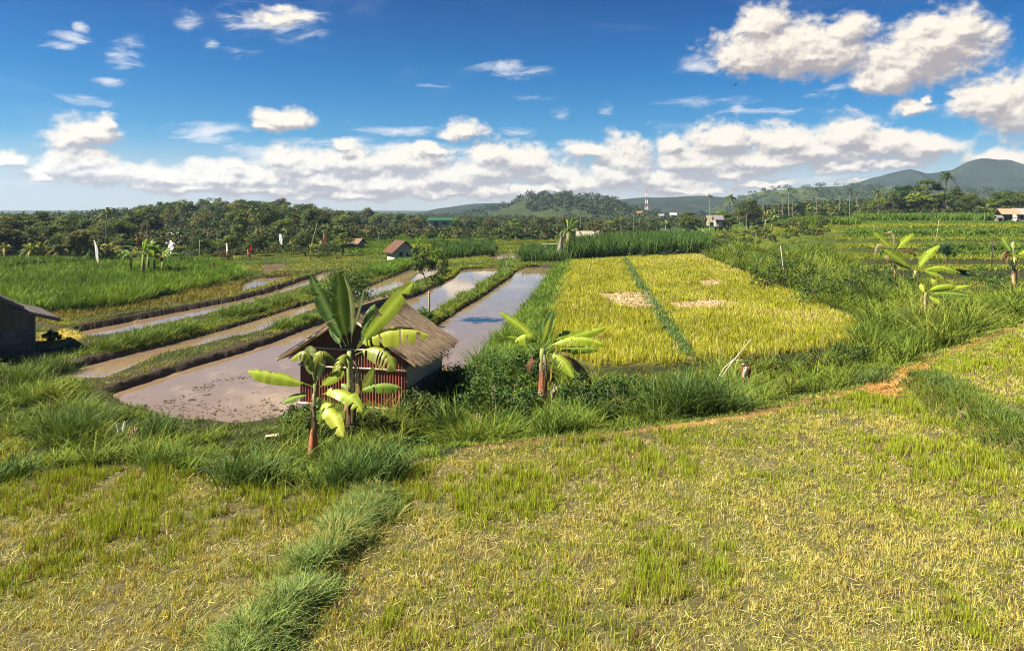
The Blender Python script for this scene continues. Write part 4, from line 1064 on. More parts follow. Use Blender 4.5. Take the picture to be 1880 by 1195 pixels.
banana('shorter banana plant with a long leaf reaching left over the brown paddy', (Z6(415, 1035), Z6(420, 640)), [
  LL(Z6, (415,655), (230,595), (70,573), 92, -.2, .6, 'lime', s6, tears=4, droop=.35), LL(Z6, (420,640), (380,480), (300,515), 60, .2, .5, 'olive', s6, tears=7, droop=.6),
  LL(Z6, (425,640), (440,480), (535,525), 62, .3, .5, 'olive', s6, tears=7, droop=.5), LL(Z6, (415,620), (398,520), (400,440), 85, .3, .95, 'pale', s6, tears=1),
  LL(Z6, (450,700), (560,690), (668,785), 92, -.6, .75, 'lime', s6, tears=2), LL(Z6, (450,735), (500,790), (568,915), 92, -.9, .9, 'yellow', s6, tears=4),
  LL(Z6, (400,690), (330,705), (258,733), 46, -.3, .5, 'mid', s6, tears=3), LL(Z6, (440,660), (510,610), (575,575), 74, .3, .8, 'lime', s6, tears=1),
  LL(Z6, (425,690), (450,760), (440,850), 46, -.4, .8, 'mid', s6, tears=2), LL(Z6, (425,640), (455,560), (470,490), 36, .3, .9, 'pale', s6, tears=1)],
  stem_cols=[(.36,.22,.14), (.42,.11,.06), (.36,.10,.06), (.24,.17,.07), (.20,.22,.06)], rad=.10, dead=1)
banana('young banana sucker with two broad leaves against the red metal wall', (Z6(655, 870), Z6(630, 690)), [
  LL(Z6, (640,690), (760,645), (870,660), 60, .2, .7, 'mid', s6, tears=5, droop=.3), LL(Z6, (635,690), (690,640), (728,548), 66, .3, .9, 'olive', s6, tears=2),
  LL(Z6, (625,690), (590,660), (560,640), 40, .2, .8, 'mid', s6, tears=2)], rad=.07, stem_cols=[(.14,.09,.05), (.16,.18,.05)], dead=1)
banana('banana plant standing alone between the mirror paddy and the golden rice', (Z7(468, 745), Z7(485, 420)), [
  LL(Z7, (450,400), (350,290), (202,186), 66, .4, .8, 'lime', s7, tears=3), LL(Z7, (465,400), (385,335), (300,378), 78, -.1, .6, 'lime', s7, tears=5, droop=.5),
  LL(Z7, (485,400), (505,290), (545,178), 62, .3, .85, 'dark', s7, tears=2), LL(Z7, (482,380), (495,320), (520,230), 36, 0, .9, 'yellow', s7, tears=0), LL(Z7, (482,350), (478,290), (484,228), 44, .3, .9, 'dark', s7, tears=2),
  LL(Z7, (520,400), (700,335), (892,283), 62, .5, .8, 'lime', s7, tears=2), LL(Z7, (510,420), (690,352), (880,398), 74, -.2, .6, 'lime', s7, tears=4, droop=.4),
  LL(Z7, (560,440), (680,415), (835,428), 56, .3, .6, 'mid', s7, tears=4, droop=.4), LL(Z7, (520,455), (600,500), (675,612), 88, -.5, .9, 'lime', s7, tears=7),
  LL(Z7, (545,400), (600,340), (660,305), 46, .5, .8, 'mid', s7, tears=2), LL(Z7, (560,470), (690,500), (795,650), 60, .3, .5, 'dead', s7, tears=6, droop=.6), LL(Z7, (455,470), (405,505), (395,580), 52, -.1, .7, 'dead', s7, tears=3),
  LL(Z7, (240,345), (300,350), (350,365), 30, .2, .7, 'lime', s7, tears=1), LL(Z7, (460,500), (430,440), (380,390), 40, .3, .7, 'dark', s7, tears=2)],
  stem_cols=[(.45,.33,.22), (.26,.09,.045), (.20,.07,.04), (.24,.20,.08), (.26,.30,.09)], rad=.17)
banana('banana plant with bright leaves among tall weeds, taller of the right pair', (Z5(805, 1260), Z5(795, 1030)), [
  LL(Z5, (815,1040), (895,900), (1022,798), 88, .3, .85, 'lime', s5, tears=3), LL(Z5, (840,1040), (1010,995), (1215,1052), 76, .1, .6, 'lime', s5, tears=4, droop=.4),
  LL(Z5, (850,1030), (960,1055), (1062,1102), 60, -.3, .7, 'lime', s5, tears=3), LL(Z5, (980,1080), (965,1120), (945,1172), 60, -.4, .9, 'yellow', s5, tears=2),
  LL(Z5, (790,1030), (640,920), (515,838), 80, .3, .85, 'lime', s5, tears=3), LL(Z5, (785,1030), (690,980), (600,930), 60, .5, .6, 'dark', s5, tears=4)],
  stem_cols=[(.42,.18,.08), (.40,.33,.20), (.30,.34,.12)], rad=.16)
banana('banana plant with two raised leaves and withered brown fronds', (Z5(620, 1190), Z5(610, 860)), [
  LL(Z5, (590,840), (510,765), (415,675), 66, .4, .85, 'lime', s5, tears=3), LL(Z5, (625,850), (690,765), (785,695), 66, .5, .85, 'lime', s5, tears=3), LL(Z5, (540,940), (510,890), (480,835), 50, .3, .8, 'mid', s5, tears=3),
  LL(Z5, (600,840), (590,690), (530,690), 22, .3, .6, 'husk', s5, tears=9, droop=.6), LL(Z5, (590,870), (470,790), (430,900), 30, .2, .6, 'husk', s5, tears=9, droop=.6), LL(Z5, (620,860), (720,840), (810,890), 44, .2, .6, 'dead', s5, tears=7, droop=.6),
  LL(Z5, (600,900), (560,890), (545,940), 54, -.2, .8, 'dead', s5, tears=3), LL(Z5, (600,880), (640,890), (720,960), 60, -.1, .7, 'mid', s5, tears=3)], stem_cols=[(.40,.26,.16), (.36,.24,.14), (.24,.22,.09)], rad=.15)
banana('low banana plant with pale dry stem below the right pair', (Z5(880, 1490), Z5(900, 1230)), [
  LL(Z5, (900,1230), (1040,1165), (1190,1185), 60, .2, .6, 'lime', s5, tears=3, droop=.3), LL(Z5, (910,1240), (1120,1190), (1300,1165), 60, .3, .6, 'lime', s5, tears=3), LL(Z5, (920,1250), (1080,1230), (1310,1260), 56, -.2, .6, 'mid', s5, tears=4, droop=.4),
  LL(Z5, (900,1260), (970,1290), (1030,1330), 66, -.4, .9, 'lime', s5, tears=2), LL(Z5, (890,1240), (860,1190), (850,1150), 46, .3, .9, 'yellow', s5, tears=1), LL(Z5, (890,1270), (960,1340), (1060,1390), 50, -.3, .6, 'dead', s5, tears=5, droop=.5)],
  stem_cols=[(.5,.38,.26), (.42,.30,.18), (.26,.24,.10)], rad=.15)
banana('ragged banana plant with striped pale leaf and orange dead leaves at the right edge', ((1862, 528), (1862, 472)), [
  ((1862,470), (1858,455), (1861,443), 9, .3, .9, 'pale', dict(tears=12)), ((1858,466), (1848,450), (1840,437), 11, .4, .9, 'mid', dict(tears=2)), ((1866,468), (1882,462), (1905,450), 10, .3, .7, 'lime', dict(tears=3)),
  ((1856,470), (1846,462), (1838,478), 7, -.2, .8, 'dead', dict(tears=4, droop=.4)), ((1860,474), (1851,470), (1848,484), 7, -.3, .9, 'dead', dict(tears=4)), ((1866,472), (1885,474), (1900,490), 12, .1, .6, 'mid', dict(tears=4, droop=.5))], rad=.16, stem_cols=[(.40,.26,.16), (.36,.36,.14)])
# ------------------------------------------------------------------ trees, palms, shrubs
def cards(P, Nrm, size, col, aspect=.5, rs=RNG, tri=False):
    n = len(P); Nrm = Nrm + rs.normal(0, .55, (n, 3)); Nrm /= np.linalg.norm(Nrm, axis=1)[:, None] + 1e-9
    a = np.cross(Nrm, rs.normal(0, 1, (n, 3))); a /= np.linalg.norm(a, axis=1)[:, None] + 1e-9
    b = np.cross(Nrm, a); s = size * rs.uniform(.6, 1.25, (n, 1)); L = a * s * .5; W = b * s * .5 * aspect
    V = np.stack([P - L, P + W - Nrm * s * .06, P + L, P - W - Nrm * s * .06], 1).reshape(-1, 3)
    T = (np.array([(0,1,2),(0,2,3)])[None] + (np.arange(n) * 4)[:, None, None]).reshape(-1, 3)
    return V, T, np.clip(np.repeat(col, 4, 0), .004, .8)
def sph(n, rs):
    v = rs.normal(0, 1, (n, 3)); return v / np.linalg.norm(v, axis=1)[:, None]
def crown_mesh(rs, cz, rx, rz, nclump, per, leaf, cols, clump_r=.36, low=-.55):
    Vs, Ts, Cs, n = [], [], [], 0; centers = []
    for k in range(nclump):
        d = sph(1, rs)[0]
        while d[2] < low: d = sph(1, rs)[0]
        f = rs.uniform(.45, .85)
        c = np.array([d[0] * rx * f, d[1] * rx * f, cz + d[2] * rz * f]); r = rx * clump_r * rs.uniform(.65, 1.25)
        centers.append((c, r))
        u = sph(per, rs); u[:, 2] = np.where(u[:, 2] < -.35, -u[:, 2] * .6, u[:, 2])
        P = c + u * r * rs.uniform(.45, 1.08, (per, 1)) * np.array([1, 1, .78])
        cc = np.array(cols[rs.randint(len(cols))]) * rs.uniform(.72, 1.3)
        col = cc[None] * (1 + rs.normal(0, .22, (per, 1))); y = rs.rand(per) < .08; col[y] = col[y] * C_(1.7, 1.4, .9)
        V, T, C = cards(P, u + np.array([0, 0, .35]), leaf, col, .55, rs)
        Vs.append(V); Ts.append(T + n); Cs.append(C); n += len(V)
    return np.vstack(Vs), np.vstack(Ts), np.vstack(Cs), centers
def tree_proto(seed, h=10., rx=4., trunk_h=3., nclump=22, per=130, leaf=.42, cols=None, bark=(.12,.095,.07), rz=None, clump_r=.36, tr=.22):
    """returns (trunk mesh, crown mesh) for a tree whose foot is at the origin"""
    rs = np.random.RandomState(seed); cols = cols or [C_(.040,.080,.014), C_(.055,.105,.016), C_(.030,.060,.012)]
    rz = rz or (h - trunk_h) / 2; cz = trunk_h + rz
    V, T, C, cen = crown_mesh(rs, cz, rx, rz, nclump, per, leaf, cols, clump_r)
    m = MB(); m.tube([(0, 0, -.3), (.08, .03, trunk_h * .5), (.02, -.05, trunk_h), (0, 0, cz)], [tr * 1.3, tr, tr * .8, tr * .35], 7, bark)
    for c, r in cen[:9]:
        z0 = trunk_h * rs.uniform(.7, 1.15); m.tube([(0, 0, z0), c * np.array([.45, .45, 0]) + np.array([0, 0, (z0 + c[2]) / 2 + .2]), c], [tr * .45, tr * .3, tr * .1], 5, bark)
    return m.data('trunk', True), mesh_data('crown', V, T=T, col=C)
def frond(L, el, az, droop, nl, lw, ll, rs, hang=.5):
    """one palm frond: rachis strip and leaflets"""
    t = np.linspace(0, 1, 9); r = L * t; z = r * math.sin(el) - droop * L * t**2.2; o = r * math.cos(el) * (1 - .18 * droop * t)
    S = np.stack([np.cos(az) * o, np.sin(az) * o, z], 1)
    side = np.array([-math.sin(az), math.cos(az), 0]); V = []; T = []
    for i in range(9):
        w = .035 * (1 - .8 * t[i]) * L / 3; V += [S[i] - side * w, S[i] + side * w]
    for i in range(8): T += [(2*i, 2*i+1, 2*i+3), (2*i, 2*i+3, 2*i+2)]
    for u in np.linspace(.16, .99, nl):
        p = np.array([np.interp(u, t, S[:, k]) for k in range(3)]); q = np.array([np.interp(min(u + .07, 1), t, S[:, k]) for k in range(3)]); fw = q - p; fw = fw / (np.linalg.norm(fw) + 1e-9)
        l = ll * math.sin(min(1, u * 1.25 + .12) * 2.6)**.6 * rs.uniform(.8, 1.1) if u < .98 else ll * .4
        for s in (-1, 1):
            dr = side * s * .75 + fw * .6 - np.array([0, 0, hang * rs.uniform(.6, 1.4)]); dr /= np.linalg.norm(dr)
            n = len(V); V += [p - fw * lw, p + fw * lw, p + dr * l]; T.append((n, n + 1, n + 2))
    return V, T
def palm_proto(seed, h=11., nf=20, L=3.2, ll=.75, lw=.07, areca=False, cols=None, lean=.6, tr=.16):
    rs = np.random.RandomState(seed); cols = cols or [C_(.060,.095,.016), C_(.085,.125,.02), C_(.045,.075,.014)]
    m = MB(); k = 8; la = rs.uniform(0, 6.28)
    pts = [(math.cos(la) * lean * (i / 7)**2, math.sin(la) * lean * (i / 7)**2, -.3 + (h + .3) * i / 7) for i in range(k)]
    bark = [C_(.30,.27,.22) * rs.uniform(.8, 1.1) if areca else C_(.19,.155,.12) * rs.uniform(.8, 1.1) for _ in range(k)]
    if areca: bark[-1] = C_(.10,.19,.04)
    m.tube(pts, [tr * (1.35 if i == 0 else 1.0 - .35 * i / 7) for i in range(k)], 7, bark)
    if areca: m.tube([pts[-1], (pts[-1][0], pts[-1][1], h + .9)], [tr * .85, tr * .4], 6, (.11,.20,.04))
    top = np.array(pts[-1]) + np.array([0, 0, .8 if areca else 0]); Vs, Ts, Cs, n = [], [], [], 0
    for f in range(nf):
        q = f / nf; el = (1.25 - 1.75 * q + rs.normal(0, .12)) if not areca else (1.15 - 1.2 * q + rs.normal(0, .1))
        V, T = frond(L * rs.uniform(.85, 1.1), el, f * 2.4 + rs.normal(0, .2), .32 + .35 * (1 - abs(el - .3) / 1.5) + .1 * rs.rand(), 20 if not areca else 15, lw, ll, rs, .55)
        c = cols[rs.randint(len(cols))] * rs.uniform(.8, 1.2)
        if not areca and q > .85: c = C_(.20,.13,.045) * rs.uniform(.7, 1.1)
        if not areca and rs.rand() < .15: c = C_(.17,.16,.03)
        Vs.append(np.array(V) + top); Ts.append(np.array(T) + n); Cs.append(np.tile(c, (len(V), 1)) * (1 + rs.normal(0, .1, (len(V), 1)))); n += len(V)
    if not areca:
        for _ in range(7): 
            u = sph(6, rs); c = top + sph(1, rs)[0] * .28 - np.array([0, 0, .3]); m.tube([c - (0, 0, .11), c + (0, 0, .11)], [.11, .11], 6, (.16,.15,.04))
    return m.data('trunk', True), mesh_data('crown', np.vstack(Vs), T=np.vstack(Ts), col=np.vstack(Cs))
def mini_banana_proto(seed, h=2.2, nl=9, L=2.0):
    rs = np.random.RandomState(seed); m = MB(); m.tube([(0,0,-.2),(.03,0,h*.5),(0,.02,h)], [.16,.12,.07], 7, [C_(.18,.12,.06), C_(.20,.19,.07), C_(.22,.28,.08)]); leaves = []
    for k in range(nl):
        a = k * 2.4 + rs.normal(0, .25); el = rs.uniform(.15, 1.35); l = L * rs.uniform(.75, 1.1); r = np.array([math.cos(a), math.sin(a), 0])
        B = np.array([0, 0, h * .96]); M = B + r * l * .5 * math.cos(el) + np.array([0, 0, l * .5 * math.sin(el) + .12 * l]); T = B + r * l * .95 * math.cos(el) + np.array([0, 0, l * .95 * math.sin(el) - .25 * l * math.cos(el)])
        ck = ['dark', 'mid', 'mid', 'dark', 'olive', 'mid'][rs.randint(6)] if k < nl - 1 else 'dead'
        V, Q, C = banana_leaf(B, M, T, .52 * L / 2, .15 * rs.rand(), ck, tears=rs.randint(2, 8), droop=.3, to_cam=(0, -1, .3), seed=seed * 13 + k); leaves.append(mesh_data('leaf', V, Q=Q, col=C, smooth=True))
    return m.data('stem', True), leaves

GREENS = [[C_(.055,.090,.014), C_(.080,.120,.016), C_(.038,.064,.012)], [C_(.105,.140,.016), C_(.135,.170,.02), C_(.075,.105,.014)], [C_(.085,.090,.020), C_(.120,.115,.026), C_(.060,.066,.016)]]
TREES = {('dark', i): tree_proto(100 + i, 10, 3.9 + .5 * (i % 3), .7, 34, 130, .48, GREENS[0], rz=4.6) for i in range(4)}
TREES.update({('bright', i): tree_proto(130 + i, 9, 3.5, .8, 28, 120, .46, GREENS[1], rz=4.0, clump_r=.40) for i in range(3)})
TREES.update({('olive', i): tree_proto(160 + i, 9, 3.3, 1.2, 24, 100, .44, GREENS[2], rz=3.8, clump_r=.38) for i in range(3)})
TREES.update({('tall', i): tree_proto(190 + i, 14, 3.6, 2.0, 32, 120, .5, GREENS[0], rz=5.9) for i in range(2)})
PALMS = {('coconut', i): palm_proto(200 + i, 11, 22, 3.4) for i in range(4)}
PALMS.update({('areca', i): palm_proto(230 + i, 12, 9, 1.7, .55, .06, True, lean=.15, tr=.11) for i in range(3)})
PALMS.update({('youngpalm', i): palm_proto(250 + i, 2.2, 16, 3.6, .8, .08, False, [C_(.20,.20,.02), C_(.28,.24,.025), C_(.13,.16,.02)], .2) for i in range(2)})
BANS = [mini_banana_proto(300 + i, 2.3, 9 + i, 2.1) for i in range(3)]
CAT = {'coconut': ('coconut_palm', 'palm'), 'areca': ('areca_palm', 'palm'), 'youngpalm': ('young_palm', 'palm')}
HN = {'dark': 10, 'bright': 9, 'olive': 9, 'tall': 14, 'coconut': 13, 'areca': 13.5, 'youngpalm': 5, 'ban': 4}
cnt = [0]
def plant(kind, p, h, label, group=None, wide=1.0, rot=None, name=None):
    """one tree of the kind, h metres tall, foot at p"""
    cnt[0] += 1; rs = np.random.RandomState(cnt[0] * 7 + 1)
    s = h / HN[kind]
    nm, cat = CAT.get(kind, ('broadleaf_tree', 'tree'))
    if kind == 'ban': nm, cat = 'banana_plant', 'banana plant'
    R = empty(name or nm, p, rs.uniform(0, 6.28) if rot is None else rot); R.scale = (s * wide, s * wide, s)
    tag(R, label, cat, group)
    if kind == 'ban':
        st, lv = BANS[cnt[0] % 3]; link('stem', st, M_BARK, R)
        for l in lv: link('leaf', l, M_BANANA, R)
        return R
    pool = PALMS if kind in CAT else TREES; ks = [k for k in pool if k[0] == kind]; t, c = pool[ks[cnt[0] % len(ks)]]
    link('trunk', t, M_BARK, R); link('crown', c, M_LEAF, R)
    return R
def at(px, py): return gp(px, py)
def plant_px(kind, px, base, top, label, group=None, wide=1.0, dist=None):
    """stands where the land is seen at (px, base); its height reaches the direction `top`"""
    if dist: 
        x = (px - PX0) / FOC * dist; p = Vector((x, dist, float(terrain(np.array([x]), np.array([dist]))[0])))
    else: p = gp(px, base)
    h = (CAM_Z + (PY0 - top) / FOC * p.y) - p.z
    return plant(kind, p, max(h, 1.0), label, group, wide)

# trees that stand out
plant_px('coconut', 193, 478, 377, 'coconut palm with drooping fronds rising above the left tree line behind the white banner', dist=106)
plant_px('coconut', 268, 470, 395, 'coconut palm behind the dark banana clump on the left', dist=108)
plant_px('coconut', 470, 460, 388, 'coconut palm beside the leafy tree near the red flag', dist=112)
plant_px('dark', 62, 470, 384, 'broad dark round tree at the left, highest of the left grove', wide=1.5, dist=125)
plant_px('dark', 136, 470, 392, 'dark round tree standing between the big left tree and the coconut palm', wide=1.5, dist=125)
plant_px('bright', 8, 470, 391, 'leafy tree cut off by the left edge of the picture', wide=1.4, dist=120)
plant_px('bright', 437, 462, 395, 'slim bright leafy tree near the white post', wide=.6, dist=125)
plant_px('bright', 520, 452, 398, 'bright green spreading tree behind the tilted white banner', wide=1.2, dist=150)
plant_px('olive', 660, 440, 411, 'yellow green rounded tree before the wooded rise', dist=170)
plant_px('dark', 560, 470, 424, 'dark low tree right of the tilted white banner', wide=1.2)
plant_px('olive', 518, 400, 362, 'feathery pale tree on top of the wooded rise', dist=300)
plant_px('olive', 675, 420, 378, 'lone feathery tree rising above the middle tree line', dist=300)
plant_px('coconut', 1338, 421, 354, 'dark coconut palm standing alone in the vivid green plot')
plant_px('coconut', 1733, 400, 311, 'tall coconut palm above the right grove against the mountain', dist=240)
plant_px('tall', 1703, 405, 320, 'tallest leafy tree of the right grove left of the coconut palm', dist=240, wide=1.3)
plant_px('tall', 1655, 405, 334, 'leafy crown in the middle of the right grove', wide=1.4, dist=238)
plant_px('bright', 1690, 408, 352, 'bright green tree in front of the right grove', wide=1.4, dist=225)
plant_px('coconut', 1612, 408, 345, 'bushy coconut palm at the left end of the right grove', dist=225)
plant_px('coconut', 1640, 408, 350, 'coconut palm with orange dead fronds in the right grove', dist=220)
plant_px('dark', 1755, 405, 338, 'dark slender tree right of the tall coconut palm', wide=.7, dist=235)
plant_px('dark', 1780, 408, 360, 'dark bushy tree between the right grove and the farm sheds', wide=1.4, dist=220)
plant_px('bright', 1835, 400, 352, 'light green tree behind the farm sheds', wide=1.4, dist=230)
plant_px('dark', 1870, 400, 350, 'dark tree behind the farm sheds at the right edge', wide=1.4, dist=240)
plant_px('ban', 1808, 412, 372, 'tall banana plant left of the farm sheds', dist=180)
for i, (px, top, base) in enumerate([(1303,357,400),(1401,346,400),(1437,357,408),(1448,343,398),(1430,372,404),(1499,345,396),(1541,353,398),(1455,360,400),(1520,362,398),(1560,346,396),(1572,352,398),(1382,372,402),(1358,382,404)]):
    plant_px('areca', px, base, top, ['slender areca palm near the grey shed', 'slender areca palm with bare white trunk right of the dark palm', 'areca palm of the right row with a broad dark head', 'tallest areca palm of the right row, light green head'][i] if i < 4 else 'slim areca palm in the loose row before the wooded ridge', 'areca palms before the wooded ridge', dist=215 + 9 * (i % 4))
for i, (px, top, base) in enumerate([(1066,390,412),(1109,388,414),(1140,383,416),(1163,385,420)]):
    plant_px('areca', px, base, top, ['pale trunked palm left of the orange roofs', 'pale trunked palm right of the orange roofs', 'yellowish palm before the far village', 'dark headed palm with a pale straight trunk'][i], 'palms of the middle village', dist=170 + 8 * i)
plant_px('dark', 1374, 410, 365, 'dark round tree left of the areca palms', wide=1.0, dist=215)
plant_px('ban', 1405, 422, 385, 'dark ragged banana clump in the middle of the right plain', dist=150)
plant_px('ban', 1417, 424, 388, 'dark banana plant beside the ragged clump', dist=148)
plant_px('ban', 1222, 428, 402, 'banana plant with dark folded leaves before the green plot')
plant_px('ban', 262, 512, 434, 'leafy banana plant in the left rice, nearest of the clump', wide=1.25)
plant_px('ban', 284, 512, 446, 'dark banana plant at the right of the left clump', wide=1.3)
plant_px('ban', 240, 506, 444, 'banana plant at the left of the left clump', wide=1.3)
plant_px('ban', 272, 504, 438, 'banana plant at the back of the left clump', wide=1.3)
plant_px('ban', 298, 508, 452, 'small dark banana plant beside the leaning white flag', wide=1.3)
plant_px('ban', 143, 472, 440, 'banana plant among yellow palms before the left grove')
plant_px('ban', 1043, 470, 396, 'tall dark banana plant beside the bamboo lean-to')
plant_px('ban', 1032, 470, 418, 'short banana plant behind the bamboo lean-to')
plant_px('ban', 585, 475, 440, 'banana plant under the leaning bamboo pole')
plant_px('ban', 570, 478, 446, 'small banana plant right of the dark low tree')
for i, px in enumerate([8, 22, 45, 60, 75, 98, 112, 128, 160, 178, 195, 208]):
    plant_px('youngpalm', px, 478 - i % 3, 430 + (i * 7) % 9, 'young yellow green palm in the row before the left grove', 'young palms before the left grove')
# woods whose trees still read one by one
rs = np.random.RandomState(5)
def grove(n, pxr, yr, hr, kinds, label, group, top=None):
    for i in range(n):
        px = rs.uniform(*pxr); Y = rs.uniform(*yr)
        x = (px - PX0) / FOC * Y; z = float(terrain(np.array([x]), np.array([Y]))[0])
        h = rs.uniform(*hr)
        if top is not None:
            lim = CAM_Z + (PY0 - np.interp(px, *zip(*top))) / FOC * Y - z
            h = min(h, lim * rs.uniform(.82, 1.04))
        k = kinds[rs.randint(len(kinds))]
        lb = {'dark': 'dark green leafy tree ', 'bright': 'fresh green leafy tree ', 'olive': 'olive brown feathery tree ', 'coconut': 'coconut palm ', 'areca': 'slim palm ', 'youngpalm': 'low young palm ', 'tall': 'tall leafy tree ', 'ban': 'banana plant '}[k] + label
        plant(k, (x, Y, z), max(h, 2.5), lb, group + (' (palms)' if 'palm' in CAT.get(k, ('', ''))[0] else ''), (rs.uniform(.8, 1.0) if k in CAT else rs.uniform(1.0, 1.35)))
PROF_L = [(-80,392),(0,398),(60,390),(120,396),(170,400),(225,394),(260,377),(330,363),(400,361),(440,364),(500,366),(560,371),(600,382),(650,390),(720,390),(800,390)]
grove(34, (-40, 235), (118, 150), (5.5, 8), ['dark', 'dark', 'bright', 'olive', 'coconut'], 'in the left grove behind the white banner', 'trees of the left grove', PROF_L)
PROF_F = [(-80,404),(0,402),(40,398),(80,404),(130,410),(170,420),(230,430),(330,428),(430,424),(520,426),(640,428)]
grove(18, (-40, 190), (99, 110), (4, 6), ['dark', 'olive', 'bright', 'dark'], 'in the front rank of the left grove behind the young palms', 'trees in the front rank of the left grove', PROF_F)
grove(34, (215, 640), (108, 150), (2.6, 4.5), ['dark', 'olive', 'bright', 'dark', 'youngpalm'], 'in the low hedge before the wooded rise', 'small trees in the low hedge before the wooded rise', PROF_F)
grove(46, (225, 640), (150, 205), (6, 9), ['dark', 'dark', 'bright', 'olive', 'coconut'], 'at the foot of the wooded rise', 'trees at the foot of the wooded rise', PROF_L)
grove(56, (225, 640), (210, 320), (8, 13), ['dark', 'dark', 'coconut', 'olive', 'coconut'], 'on the wooded rise behind the paddies', 'trees on the wooded rise', PROF_L)
PROF_M = [(600,388),(700,390),(800,392),(860,396),(900,396),(1000,398),(1100,398),(1180,394),(1250,388),(1320,384),(1420,378),(1560,372),(1600,362),(1700,352),(1780,352),(1880,350),(2000,350)]
grove(42, (610, 1010), (190, 300), (5, 9), ['dark', 'olive', 'coconut', 'bright', 'olive'], 'in the middle tree line', 'trees of the middle tree line', PROF_M)
grove(34, (1000, 1400), (190, 330), (4, 9), ['dark', 'olive', 'coconut', 'bright', 'areca'], 'around the far village', 'trees around the far village', PROF_M)
grove(36, (1400, 1640), (225, 330), (5, 10), ['dark', 'olive', 'coconut', 'areca', 'bright'], 'below the wooded ridge', 'trees below the wooded ridge', PROF_M)
grove(26, (1590, 1930), (225, 300), (7, 13), ['dark', 'bright', 'coconut', 'olive', 'dark'], 'behind the right terraces', 'trees behind the right terraces', PROF_M)

# far woods: read as one mass
def far_wood(name, label, pts, hr, ncard, leaf, cols, zf, seed):
    rs_ = np.random.RandomState(seed); n = len(pts); H = rs_.uniform(*hr, n); x, y = pts[:, 0], pts[:, 1]; z = zf(x, y)
    k = ncard; u = sph(n * k, rs_); u[:, 2] = np.abs(u[:, 2]) * 1.0 - .25
    c = np.repeat(np.stack([x, y, z + H * .5], 1), k, 0); r = np.repeat(H, k)[:, None]
    P = c + u * r * rs_.uniform(.25, .55, (n * k, 1)) * np.array([.9, .9, 1.0])
    cc = np.array(cols)[rs_.randint(len(cols), size=n)] * rs_.uniform(.65, 1.3, (n, 1)); col = np.repeat(cc, k, 0) * (1 + rs_.normal(0, .25, (n * k, 1)))
    V, T, C = cards(P, u + np.array([0, 0, .3]), leaf, col, .7, rs_)
    o = obj(name, V, T=T, mat=M_SHRUB, col=C); tag(o, label, 'woods', kind='stuff')
pts = []
rs2 = np.random.RandomState(9)
while len(pts) < 2600:
    a = rs2.uniform(-.78, .78); Y = 250 * (1000 / 250)**rs2.rand()
    if .22 < a < .36 and Y < 290: continue
    if a < -.30 and Y > 340: continue
    pts.append((a * Y, Y))
far_wood('distant_wood', 'far belt of mixed woodland reaching to the foot of the hills', np.array(pts), (4.2, 7.0), 46, 1.15, [C_(.040,.065,.015), C_(.060,.080,.020), C_(.035,.050,.014), C_(.075,.095,.018)], terrain, 3)

def bushes(n, a0, a1, y0, y1, hr, leaf, nc, label, seed, cond=None):
    r = np.random.RandomState(seed); a = r.uniform(a0, a1, n); Y = y0 * (y1 / y0)**r.rand(n); P = np.stack([a * Y, Y], 1)
    if cond is not None: P = P[cond(P[:, 0], P[:, 1])]
    far_wood('thicket', label, P, hr, nc, leaf, [C_(.040,.064,.014), C_(.060,.082,.016), C_(.032,.048,.013), C_(.085,.10,.018), C_(.075,.070,.022)], terrain, seed)
bushes(170, -.66, -.24, 100, 125, (.8, 2.2), .3, 80, 'dark hedge bushes along the back of the left rice', 35)
bushes(900, -.78, -.22, 122, 330, (2.2, 5.0), .6, 90, 'dense thicket under the trees of the left grove and wooded rise', 31)
bushes(700, -.24, .34, 150, 330, (1.4, 4.2), .6, 80, 'bushy scrub between the trees of the middle plain', 32, lambda x, y: ~((x / y > .2) & (x / y < .36) & (y < 300)))
bushes(230, .16, .44, 105, 190, (.7, 1.8), .3, 70, 'low scrub scattered over the far right plots', 34)
bushes(700, .33, .80, 215, 330, (2.0, 5.5), .65, 80, 'dense thicket under the trees behind the right terraces', 33)
